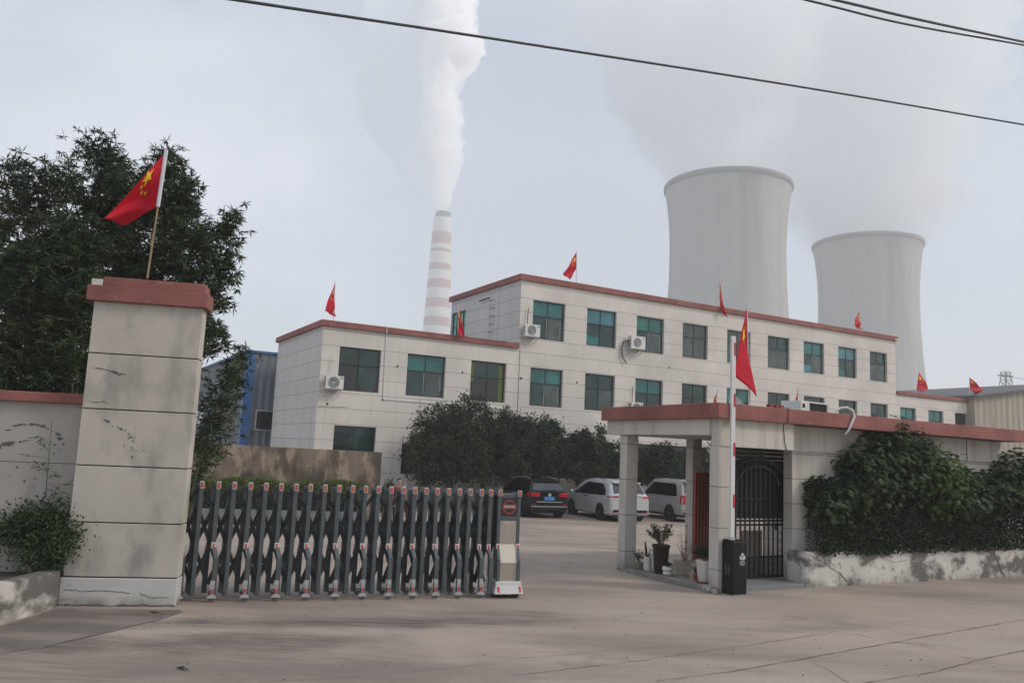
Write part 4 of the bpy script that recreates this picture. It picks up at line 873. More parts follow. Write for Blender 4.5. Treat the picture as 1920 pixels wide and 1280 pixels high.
lgm.obj('logo', M_whiteP, bx)
def text(s_, size, mt, material, name, parent, bold=0, align='CENTER'):
    cu = bpy.data.curves.new(name, 'FONT'); cu.body = s_; cu.size = size; cu.align_x = align; cu.extrude = .0008; cu.offset = bold
    o = bpy.data.objects.new(name, cu); COL.objects.link(o); bpy.context.view_layer.update()
    me = bpy.data.meshes.new_from_object(o.evaluated_get(bpy.context.evaluated_depsgraph_get())); bpy.data.objects.remove(o)
    me.materials.clear(); me.materials.append(material); me.name = name; q_ = bpy.data.objects.new(name, me); COL.objects.link(q_); q_.parent = parent; q_.matrix_local = mt; return q_
def TF(x, z, y=-.0065): return Matrix.Translation((x, y, z)) @ Matrix.Rotation(math.pi / 2, 4, 'X')
text('P', .085, TF(.218, .637), M_black, 'letter', bx, .002)
MB().box(.235, .262, -.0075, -.006, .640, .650).obj('logo_stroke', M_black, bx)
text('SMART', .034, TF(.225, .585, -.003), M_whiteP, 'lettering', bx); text('PARKING', .034, TF(.225, .553, -.003), M_whiteP, 'lettering', bx); text('智慧停车', .028, TF(.225, .520, -.003), M_whiteP, 'lettering', bx)
MB().box(.22, .232, -.004, -.001, .84, .856).obj('keyhole', M_alu, bx)
vt = MB()
for q in range(6):
    for s2 in (0, 1): vt.box(-.004, -.001, .08 + s2 * .07, .12 + s2 * .07, .36 + q * .028, .368 + q * .028)
vt.obj('vent', M_acg, bx)
arm = MB(); arm.box(.035, .135, .10, .145, .95, 4.62); am = arm.obj('arm', M_whiteP, bx, bevel=.006)
MB().box(.03, .14, .09, .155, .90, 1.0).obj('arm_clamp', M_alu, am)
for z in (1.53, 2.45, 3.34, 4.28): MB().box(.088, .133, .094, .0985, z - .02, z + .22).obj('red_mark', M_redfr, am)

# ------------------------------------------------------------------ right planter, hedge, shrubs
pr = empty('planter_wall', Q0, BR, 'long low stained and cracked planter wall right of the lodge door', 'wall')
m_ = MB(); n = 40; us = [2.30 + (16 - 2.30) * q / n for q in range(n + 1)]
m_.prism([(2.27, .48), (2.27, .08), (2.30, .03), (2.36, .0)] + [(u, .0) for u in us[1:]] + [(16, .18), (2.5, .18), (2.45, .48)], -.05, .67)
m_.obj('wall_body', M_kerbw, pr, bevel=.02)
MB().box(2.45, 16, .18, .46, .2, .60).obj('soil', M_soil, pr)
ck = MB()
def crack(pts, w):
    out = []
    for a, b in zip(pts[:-1], pts[1:]):
        for q in range(6): f_ = q / 6; out.append((a[0] + (b[0] - a[0]) * f_ + random.gauss(0, .012), a[1] + (b[1] - a[1]) * f_ + random.gauss(0, .008)))
    out.append(pts[-1])
    for a, b in zip(out[:-1], out[1:]): ww = w * random.uniform(.5, 1.3); ck.bar((a[0], -.001, a[1]), (b[0], -.001, b[1]), ww, .006, upv=(0, 1, 0))
crack([(2.40, .60), (2.62, .52), (2.80, .45), (3.0, .34), (3.25, .24), (3.45, .08), (3.52, 0)], .018); crack([(8.35, .67), (8.5, .5), (8.62, .3), (8.72, .1), (8.85, 0)], .045); crack([(4.6, .5), (4.9, .42), (5.3, .45)], .008)
ck.obj('crack', M_crack, pr)
def hedge(p0, p1, depth, z0, z1, n, material, label, leaf=.05, bumps=.12, mat2=None, name='hedge'):
    p0, p1 = Vector(p0), Vector(p1); ln = (p1 - p0).length; d = (p1 - p0).normalized(); t = empty(name, p0, math.atan2(d.y, d.x), label, 'hedge')
    x = rng.random(n) * ln; top = z1 + bumps * (np.sin(x * 2.1 + 1) * .5 + np.sin(x * 5.3) * .35 + rng.normal(size=n) * .35)
    k = rng.random(n); y = rng.random(n) * depth; z = z0 + (top - z0) * rng.random(n)
    a = k < .45; y[a] = rng.random(a.sum()) ** 2 * .14 * depth; b = (k >= .45) & (k < .72); z[b] = top[b] - rng.random(b.sum()) ** 2 * .15 * (z1 - z0)
    C = np.stack([x, y, z], 1)
    st = MB()
    for q in range(int(ln / .35)): xx = .1 + q * .35; st.tube([(xx, depth * .5, z0 - .05), (xx + random.gauss(0, .06), depth * .5, (z0 + z1) / 2), (xx + random.gauss(0, .1), depth * .4, z1)], [.015, .01, .004], 5)
    st.obj('stem', M_bark, t)
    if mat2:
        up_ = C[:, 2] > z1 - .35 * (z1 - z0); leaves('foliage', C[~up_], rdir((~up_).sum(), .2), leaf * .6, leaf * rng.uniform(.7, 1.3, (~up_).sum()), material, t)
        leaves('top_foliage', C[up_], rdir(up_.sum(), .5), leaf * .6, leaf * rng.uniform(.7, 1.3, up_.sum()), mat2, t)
    else: leaves('foliage', C, rdir(n, .3), leaf * .6, leaf * rng.uniform(.7, 1.3, n), material, t)
    return t
hedge(LQ(2.62, -.06), LQ(15.5, -.06), .52, .60, 1.92, 64000, M_lh, 'dense dark clipped hedge growing out of the long cracked planter', .06, .12)
def fatsia(loc, ext, n, label, material, seed, group='big leaved shrubs against the lodge wall'):
    t = empty('shrub', loc, 0, label, 'shrub', group); ex = np.array(ext); d = rdir(n, .25); r = rng.random(n) ** .33
    az = np.arctan2(d[:, 1], d[:, 0]); r = r * (1 + .20 * np.sin(3 * az + seed) * np.sin(5 * d[:, 2] + seed * 2) + .10 * rng.normal(size=n)); cc = d * r[:, None] * ex; cc[:, 2] += ext[2] * 1.0; st = MB()
    for k in range(10): e = Vector(cc[k]); st.tube([(0, 0, -loc[2] + .55 if False else 0), tuple(e * .5 + Vector((0, 0, .15))), tuple(e)], [.02, .013, .006], 5)
    st.obj('stem', M_bark, t)
    nrm = d * .5 + rng.normal(size=(n, 3)) * .35 + np.array([0, -.15, .8]); nrm /= np.linalg.norm(nrm, axis=1)[:, None]
    a = np.cross(nrm, rng.normal(size=(n, 3))); a /= np.linalg.norm(a, axis=1)[:, None]; b = np.cross(nrm, a); C, D_, N_, LL = [], [], [], []
    sz = rng.uniform(.07, .125, n)
    for k in range(7):
        an = (k - 3) * .62; dd = a * math.cos(an) + b * math.sin(an) - nrm * .25
        C.append(cc); D_.append(dd); N_.append(nrm); LL.append(sz * (1 - .06 * abs(k - 3)))
    LL = np.concatenate(LL); o = leaves('foliage', np.concatenate(C), np.concatenate(D_), LL * .40, LL, material, t, nrm=np.concatenate(N_)); return t
fatsia(LQ(3.10, .12, 1.0), (.58, .40, .55), 560, 'dark big leaved shrub nearest the lodge door', M_lf, 1)
fatsia(LQ(4.05, .10, 1.25), (.72, .5, .80), 1000, 'big leaved shrub second from the lodge door', M_lf, 2)
fatsia(LQ(5.0, .10, 1.5), (.95, .55, .92), 1700, 'tallest big leaved shrub, reaching over the lodge parapet', M_lf, 3)
fatsia(LQ(6.35, .05, 1.3), (.80, .5, .80), 1050, 'light green big leaved shrub right of the tallest one', M_ll, 4)
fatsia(LQ(7.3, .05, 1.2), (.75, .5, .58), 800, 'lower big leaved shrub right of the light green one', M_lf, 5)
fatsia(LQ(9.9, .1, 1.3), (1.1, .6, .80), 1500, 'big leaved shrub cut by the right edge of the photo', M_lf, 6)
fatsia(LQ(8.7, .0, 1.35), (1.0, .45, .56), 1200, 'small big leaved shrub between the lower one and the right edge', M_lf, 7)

# ------------------------------------------------------------------ pots
def pot(name, u, v, prof, material, label, z=.095, n=26):
    t = empty(name, LQ(u, v, z), random.uniform(0, 6), label, 'plant pot', 'plant pots along the porch kerb'); MB().lathe(prof, n).obj('pot', material, t, smooth=True); return t
def sprays(t, n, z0, h, r, material, leaf, w, per=14, up=.5, twig=.006, droop=False):
    st = MB(); C, D_ = [], []
    for k in range(n):
        a = random.uniform(0, 6.28); e = Vector((r * math.cos(a) * random.uniform(.3, 1), r * math.sin(a) * random.uniform(.3, 1), z0 + h * random.uniform(.45, 1))); s0 = Vector((0, 0, z0 - .03)); m1 = s0.lerp(e, .5) + Vector((0, 0, .04))
        st.tube([s0, m1, e], [twig, twig * .7, twig * .35], 5)
        for q in range(per):
            f_ = random.uniform(.45, 1.05); p = s0.lerp(m1, f_ * 2) if f_ < .5 else m1.lerp(e, f_ * 2 - 1); C.append(tuple(p + Vector((random.gauss(0, .02), random.gauss(0, .02), random.gauss(0, .015))))); D_.append((random.gauss(0, 1), random.gauss(0, 1), random.gauss(up, .5)))
    st.obj('stem', M_twig, t)
    if per: leaves('foliage', C, D_, w, leaf * rng.uniform(.7, 1.2, len(C)), material, t)
t = pot('potted_plant', .16, 2.44, [(.06, 0), (.085, .01), (.09, .12), (.075, .13), (.0, .12)], M_jar, 'small green plant in a squat jar beside the left porch column'); sprays(t, 22, .1, .25, .14, M_lh, .06, .012, 8)
t = pot('potted_plant', .13, 2.12, [(.065, 0), (.07, .02), (.078, .27), (.07, .272), (.066, .24), (0, .24)], M_potw, 'slim white cylinder pot with a few drooping blades'); st = MB()
for a in ((-.14, .02, .14), (-.18, -.03, .06), (-.1, .1, .18)): st.tube([(0, 0, .24), (a[0] * .5, a[1] * .5, .28 + a[2]), (a[0] * 1.4, a[1], .26 + a[2] * .5)], [.008, .007, .003], 5)
st.tube([(.02, 0, .24), (.04, 0, .42), (.06, 0, .56)], [.02, .024, .012], 6); st.obj('blades', M_lh, t)
t = pot('potted_plant', .20, 1.80, [(.125, 0), (.13, .01), (.165, .48), (.182, .50), (.185, .54), (.17, .545), (.16, .50), (0, .50)], M_potb, 'tall dark brown planter with a rounded leafy shrub'); sprays(t, 34, .52, .42, .32, M_lf, .045, .026, 22)
t = pot('potted_plant', .13, 1.50, [(.07, 0), (.10, .03), (.085, .07), (.115, .11), (.10, .165), (.09, .165), (.0, .14)], M_potw, 'small white double-bulged bowl with low succulents'); sprays(t, 20, .15, .06, .09, M_lh, .03, .018, 8, .9)
t = pot('potted_plant', .22, 1.12, [(.14, .06), (.17, .07), (.215, .30), (.225, .32), (.205, .32), (.19, .27), (0, .27)], M_potg, 'wide grey bowl with bare dry twigs'); sprays(t, 26, .27, .62, .22, M_twig, .02, .01, 0); sprays(t, 2, .27, .85, .10, M_lh, .05, .02, 5)
bk = MB(); bk.box(-.14, -.02, -.1, .1, 0, .06); bk.box(.03, .15, -.1, .1, 0, .06); bk.obj('brick_foot', M_potg, t)
t = pot('potted_plant', .20, .76, [(.05, 0), (.07, .10), (.078, .12), (.068, .12), (0, .10)], M_terr, 'tiny terracotta pot with a dark tuft'); sprays(t, 16, .1, .16, .07, M_lh, .05, .014, 10)
t = pot('potted_plant', .16, .50, [(.12, .02), (.125, .03), (.165, .38), (.175, .40), (.176, .415), (.165, .415), (.155, .38), (0, .37)], M_potw, 'large white pot on a red saucer with a feathery green plant'); sprays(t, 40, .38, .34, .26, M_lh, .07, .012, 30, .3)
MB().lathe([(.13, 0), (.16, .01), (.165, .045), (.15, .045), (.14, .02), (0, .02)], 26).obj('saucer', M_terr, t)

# ------------------------------------------------------------------ yard wall, planter box and hedge
c0, c1 = Vector((-12.3, 28.2, 0)), Vector((-4.55, 30.2, 0)); cd = (c1 - c0).normalized(); ca = math.atan2(cd.y, cd.x)
cw = MB(); n = 30; ln = (c1 - c0).length
vs_ = [];
for q in range(n + 1):
    x = ln * q / n; z = 2.20 - .07 * q / n + random.gauss(0, .006)
    vs_ += [(x, 0, -.6), (x, 0, z), (x, .25, z), (x, .25, -.6)]
cw.add(vs_, [(4 * q + k, 4 * q + (k + 1) % 4, 4 * q + 4 + (k + 1) % 4, 4 * q + 4 + k) for q in range(n) for k in range(4)] + [(0, 1, 2, 3), (4 * n + 3, 4 * n + 2, 4 * n + 1, 4 * n)])
tag(cw.obj('concrete_wall', M_conc, None, c0, ca), 'brown stained bare concrete wall behind the golden hedge', 'wall')
h0, h1 = Vector((-11.6, 26.6, 0)), Vector((-4.75, 28.5, 0)); hl_ = (h1 - h0).length; ha = math.atan2(*(h1 - h0).yx)
hb = empty('planter_box', h0, ha, 'long grey panelled planter box under the golden hedge in the yard', 'planter')
for q in range(9):
    a = hl_ * q / 9; MB().box(a + .01, a + hl_ / 9 - .01, 0, .9, -.40, .10).obj('panel', M_step, hb, bevel=.01)
MB().box(-.05, hl_ + .1, -.25, .0, -.5, -.38).obj('kerb', M_cream, hb)
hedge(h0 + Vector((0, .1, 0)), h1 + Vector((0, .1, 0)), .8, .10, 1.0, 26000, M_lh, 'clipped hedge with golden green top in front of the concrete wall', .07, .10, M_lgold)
fb = MB()
t = bush(Vector((-4.35, 30.9, gz(0, 31))), (.32, .32, .85), 2400, M_lt, 'narrow upright conifer at the right end of the concrete wall', cat='shrub', leaf=.07, cl=50)
# long low terrace wall at the foot of the office front is part of the office walls; grass tufts at the kerb
for (px, Y, top, rx, lab, ncl) in ((842, 38.6, 728, 2.9, 'largest round evergreen, in front of the low office wing', 330), (948, 40.3, 748, 1.7, 'small evergreen between the largest one and the black car', 110), (1003, 42.2, 762, 1.9, 'round evergreen above the black car', 190),
        (1095, 43.2, 792, 1.6, 'evergreen above the silver van', 120), (1160, 44.4, 808, 1.6, 'evergreen behind the left porch column', 100), (1235, 45.2, 815, 1.7, 'evergreen seen through the porch above the grey car', 110),
        (1330, 47.0, 822, 1.9, 'evergreen mostly hidden behind the red corrugated sheet', 100), (1430, 49.0, 830, 2.0, 'evergreen seen through the iron door', 100)):
    p = D(px, 900, Y); zt = D(px, top, Y).z; gzz = gz(p.x, p.y); hgt = zt - gzz
    broad_tree((p.x, p.y, gzz), rx, hgt * .46, hgt * .53, lab, int(ncl * 1.3), 95, .15, ry=min(rx, 1.7), name='evergreen_tree')

# ------------------------------------------------------------------ sheds, factory, pylon
sh = empty('grey_shed', (-14.83, 46, 0), BR, 'grey corrugated metal shed with blue corner post behind the office', 'shed')
MB().add([(0, 0, -.5), (13, 0, -.5), (13, 0, 7.3), (0, 0, 7.3)], [(0, 1, 2, 3)]).obj('front_wall', M_shed, sh)
MB().add([(0, 0, -.5), (0, 30, -.5), (0, 30, 7.3), (0, 0, 7.3)], [(0, 3, 2, 1)]).obj('side_wall', M_shed2, sh)
MB().add([(13, 0, -.5), (13, 30, -.5), (13, 30, 7.3), (13, 0, 7.3), (0, 30, -.5), (0, 30, 7.3)], [(0, 1, 2, 3), (4, 5, 2, 1)]).obj('rear_wall', M_shed2, sh)
MB().box(-.1, 13.1, -.1, 30.1, 7.3, 7.42).obj('roof_edge', M_blue, sh)
MB().box(-.06, .42, -.06, -.003, -.5, 7.3).obj('corner_post', M_blue, sh); MB().box(-.06, -.003, -.003, .3, -.5, 7.3).obj('corner_post', M_blue, sh)
for x0, x1, z0, z1 in ((.70, 1.95, 2.95, 4.1), (5, 6.2, 2.95, 4.1)):
    f = MB(); f.box(x0, x1, -.08, -.003, z0, z0 + .07); f.box(x0, x1, -.08, -.003, z1 - .07, z1); f.box(x0, x0 + .07, -.08, -.003, z0 + .07, z1 - .07); f.box(x1 - .07, x1, -.08, -.003, z0 + .07, z1 - .07)
    o = f.obj('window', M_alu, sh); MB().box(x0 + .07, x1 - .07, -.05, -.003, z0 + .07, z1 - .07).obj('pane', M_gblack, o)
f = MB(); f.box(-.08, -.003, 12.8, 13.0, 3.4, 4.6); f.box(-.08, -.003, 17.6, 17.8, 3.4, 4.6); f.box(-.08, -.003, 13, 17.6, 3.4, 3.48); f.box(-.08, -.003, 13, 17.6, 4.52, 4.6); o = f.obj('window', M_alu, sh)
MB().box(-.05, -.003, 13, 17.6, 3.48, 4.52).obj('pane', M_gblack, o)
MB().box(-.04, -.003, 2.2, 8.2, 2.8, 4.1).obj('tan_sheet', M_tan, sh)
fc = empty('factory_hall', (35.6, 62.2, 0), BR, 'beige corrugated factory hall with dark low gable roof at the far right', 'factory')
MB().add([(-.5, 0, -.5), (30, 0, -.5), (30, 0, 8.0), (15, 0, 10.3), (-.5, 0, 8.05)], [(0, 1, 2, 3, 4)]).obj('front_wall', M_fact, fc)
MB().add([(-.5, 0, -.5), (-.5, 40, -.5), (-.5, 40, 8.05), (-.5, 0, 8.05), (30, 0, -.5), (30, 40, -.5), (30, 40, 8), (30, 0, 8)], [(0, 3, 2, 1), (4, 5, 6, 7)]).obj('side_wall', M_fact, fc)
rfm = MB(); rfm.add([(-.8, -.4, 8.03), (15, -.4, 10.33), (15, 40, 10.33), (-.8, 40, 8.03), (30.4, -.4, 8.0), (30.4, 40, 8.0)] + [(-.8, -.4, 8.18), (15, -.4, 10.48), (15, 40, 10.48), (-.8, 40, 8.18), (30.4, -.4, 8.15), (30.4, 40, 8.15)],
                    [(0, 3, 2, 1), (1, 2, 5, 4), (6, 7, 8, 9), (7, 10, 11, 8), (0, 1, 7, 6), (1, 4, 10, 7), (0, 6, 9, 3)]); rfm.obj('roof', M_factroof, fc)
py = empty('pylon', (182, 300, 0), .3, 'grey lattice power pylon far away above the factory roof', 'pylon'); m_ = MB()
def pw_(z): return 3.2 * (1 - z / 40) + 1.05
lv = [0, 8, 15, 21, 26, 30, 34, 37, 40]
for a, b in zip(lv[:-1], lv[1:]):
    for sx, sy in ((1, 1), (1, -1), (-1, -1), (-1, 1)):
        m_.bar((sx * pw_(a), sy * pw_(a), a), (sx * pw_(b), sy * pw_(b), b), .22)
    for (s1, s2) in (((1, 1), (1, -1)), ((1, -1), (-1, -1)), ((-1, -1), (-1, 1)), ((-1, 1), (1, 1))):
        m_.bar((s1[0] * pw_(a), s1[1] * pw_(a), a), (s2[0] * pw_(b), s2[1] * pw_(b), b), .12); m_.bar((s2[0] * pw_(a), s2[1] * pw_(a), a), (s1[0] * pw_(b), s1[1] * pw_(b), b), .12); m_.bar((s1[0] * pw_(b), s1[1] * pw_(b), b), (s2[0] * pw_(b), s2[1] * pw_(b), b), .12)
m_.obj('lattice', M_factroof, py)
for z in (34, 38.5): MB().bar((-3.6, 0, z), (3.6, 0, z), .3, .5).obj('cross_arm', M_factroof, py)
for x, z in ((-3.6, 33.5), (3.6, 33.5), (3.6, 38)):
    p = py.location + Vector((x, 0, z)); tag(MB().tube([tuple(p), tuple(p + Vector((60, 15, -4))), tuple(p + Vector((140, 35, 0)))], .09, 5).obj('power_line', M_wire), {(-3.6, 33.5): 'lower left wire running right from the distant pylon', (3.6, 33.5): 'lower right wire running right from the distant pylon', (3.6, 38): 'top wire running right from the distant pylon'}[(x, z)], 'wire', 'wires of the distant pylon')

# ------------------------------------------------------------------ power plant
def tower(x, y, ztop, rw, label):
    t = empty('cooling_tower', (x, y, 0), 0, label, 'cooling tower', 'cooling towers of the power plant'); zw = ztop - 36; prof = []
    for k in range(45):
        z = 9 + (ztop - 9) * k / 44; c = 76 if z > zw else 118; prof.append((rw * math.sqrt(1 + ((z - zw) / c) ** 2), z))
    rt_ = prof[-1][0]
    m_ = MB(); n = 96; inner = [(r - .9, z) for r, z in reversed(prof)]; full = prof + inner; vs_ = []
    for r, z in full: vs_ += [(r * math.cos(2 * math.pi * q / n), r * math.sin(2 * math.pi * q / n), z) for q in range(n)]
    k = len(full); m_.add(vs_, [(i * n + q, i * n + (q + 1) % n, ((i + 1) % k) * n + (q + 1) % n, ((i + 1) % k) * n + q) for i in range(k) for q in range(n)])
    m_.obj('shell', M_tower, t, smooth='all')
    rm = MB(); pr_ = [(rt_ - .6, ztop - 2.4), (rt_ + .45, ztop - 2.0), (rt_ + .6, ztop - .2), (rt_ + .5, ztop + .5), (rt_ - .7, ztop + .7), (rt_ - 1.0, ztop - 3.2)]; vs_ = []
    for r, z in pr_: vs_ += [(r * math.cos(2 * math.pi * q / n), r * math.sin(2 * math.pi * q / n), z) for q in range(n)]
    k = len(pr_); rm.add(vs_, [(i * n + q, i * n + (q + 1) % n, ((i + 1) % k) * n + (q + 1) % n, ((i + 1) % k) * n + q) for i in range(k) for q in range(n)])
    rm.obj('rim', M_rim, t, smooth='all')
    lg = MB(); r0 = prof[0][0]
    for q in range(40):
        a, b = 2 * math.pi * q / 40, 2 * math.pi * (q + 1) / 40
        lg.bar((r0 * 1.04 * math.cos(a), r0 * 1.04 * math.sin(a), 0), (r0 * math.cos(b), r0 * math.sin(b), 9.5), .9); lg.bar((r0 * 1.04 * math.cos(b), r0 * 1.04 * math.sin(b), 0), (r0 * math.cos(a), r0 * math.sin(a), 9.5), .9)
    lg.obj('legs', M_tower, t); return t
tower(110.6, 420, 146.3, 29.6, 'nearer and larger concrete cooling tower behind the office')
tower(219.3, 500, 140.8, 29.0, 'farther cooling tower to the right, partly veiled')
ch = empty('chimney', (-84.2, 900, 0), 0, 'tall white chimney with haze-paled red bands and dark flue, steam rising from it', 'chimney')
def zc(y): return 267 - (y - 400) * .606
def rc(z): return 15.0 - (z - 133) * (15.0 - 10.3) / (260 - 133) if z > 0 else 20
bands = [(410, 438.5, 0), (438.5, 461, 1), (461, 470, 0), (470, 476, 1), (476, 498, 0), (498, 510, 1), (510, 527.5, 0), (527.5, 544, 1), (544, 563, 0), (563, 580, 1), (580, 598, 0), (598, 614, 1), (614, 632, 0), (632, 650, 1)]
for name, k, mm in (('white_shaft', 0, M_chw), ('red_band', 1, M_chr)):
    for a, b, q in bands:
        if q != k: continue
        z0, z1 = zc(b), zc(a); m_ = MB(); m_.lathe([(rc(z0), z0), (rc(z1), z1)], 40, (2 * 0, 0, 0)); m_.obj(name, mm, ch, smooth=True)
MB().lathe([(21, -1), (rc(zc(650)), zc(650))], 40).obj('white_shaft', M_chw, ch, smooth=True)
MB().lathe([(8.6, zc(411)), (8.6, zc(399)), (8.0, zc(399)), (8.0, zc(408))], 32).obj('flue', M_chf, ch, smooth=True)

# ------------------------------------------------------------------ steam
from mathutils import noise as mn
def puff_tube(rings, n=64, amp=.35, sc_=.03, seed=0, sub=6):
    """rings: list of (cx, cy, z, r) -> closed billowy column"""
    m_ = MB(); out = []
    for a, b in zip(rings[:-1], rings[1:]):
        for q in range(sub): f_ = q / sub; out.append(tuple(a[k] * (1 - f_) + b[k] * f_ for k in range(4)))
    out.append(rings[-1]); vs_ = []; K = len(out)
    for i, (cx_, cy_, z, r) in enumerate(out):
        fade = min(1, i / 6.0)
        for q in range(n):
            a = 2 * math.pi * q / n; p = Vector((cx_ + r * math.cos(a), cy_ + r * math.sin(a), z)); o = Vector((seed * 37.1, seed * 11.3, 0))
            bl_ = 1 - abs(mn.noise(p * sc_ + o)) * 2.2 + .5 * (1 - abs(mn.noise(p * sc_ * 2.3 + o)) * 2.2) + .25 * (1 - abs(mn.noise(p * sc_ * 5.1 + o)) * 2.2) + .9 * mn.noise(p * sc_ * .45 + o)
            rr = r * (1 + amp * (bl_ * .6 - .62) * fade); vs_.append((cx_ + rr * math.cos(a), cy_ + rr * math.sin(a), z + fade * r * .15 * mn.noise(p * sc_ * 1.7 - o)))
    m_.add(vs_, [(i * n + q, i * n + (q + 1) % n, (i + 1) * n + (q + 1) % n, (i + 1) * n + q) for i in range(K - 1) for q in range(n)] + [tuple(reversed(range(n))), tuple(range((K - 1) * n, K * n))])
    return m_
V_core = volmat('steam_dense', (.998, .998, .995), .11, .2); V_veil = volmat('steam_veil', (.88, .91, .935), .022, .1)
V_cool = volmat('steam_cooling', (.93, .945, .95), .022, .0); V_cool2 = volmat('steam_cooling_core', (.94, .955, .96), .02, .0)
def CP(px, py, Y=900): d = D(px, py, Y); return d.x, d.z
sp = empty('steam_plume', (0, 0, 0), 0, 'bright white steam column rising from the tall striped chimney', 'steam')
def rings(lst, Y, y0=0):
    out = []
    for px, py, rp_ in lst: x, z = CP(px, py, Y); out.append((x, Y + y0, z, rp_ / 1540 * Y))
    return out
puff_tube(rings([(827, 401, 13), (829, 385, 18), (829, 350, 27), (829, 310, 34), (829, 260, 38), (827, 215, 43), (824, 170, 46), (826, 130, 50), (842, 90, 64), (836, 45, 62), (830, 0, 66), (830, -45, 70)], 900), n=110, amp=.52, sc_=.036, seed=1, sub=12).obj('core', V_core, sp, smooth='all')
puff_tube(rings([(816, 392, 14), (800, 350, 32), (780, 300, 52), (762, 250, 74), (748, 200, 88), (744, 150, 92), (748, 100, 86), (752, 40, 84), (754, -40, 90)], 900, 30), amp=.45, sc_=.02, seed=2, sub=5).obj('veil', V_veil, sp, smooth='all')
s1 = empty('steam_plume', (0, 0, 0), 0, 'broad grey steam spreading from the nearer cooling tower', 'steam')
puff_tube(rings([(1362, 372, 118), (1352, 340, 132), (1330, 295, 158), (1325, 240, 178), (1318, 180, 190), (1312, 110, 205), (1305, 40, 222), (1295, -50, 240)], 420), n=90, amp=.8, sc_=.020, seed=4, sub=9).obj('cloud', V_cool, s1, smooth='all')
s2 = empty('steam_plume', (0, 0, 0), 0, 'broad grey steam spreading from the farther cooling tower', 'steam')
puff_tube(rings([(1624, 474, 100), (1620, 445, 116), (1630, 400, 145), (1645, 350, 172), (1652, 290, 190), (1650, 220, 200), (1650, 140, 212), (1650, 50, 222), (1650, -40, 235)], 500), n=90, amp=.8, sc_=.018, seed=6, sub=9).obj('cloud', V_cool, s2, smooth='all')
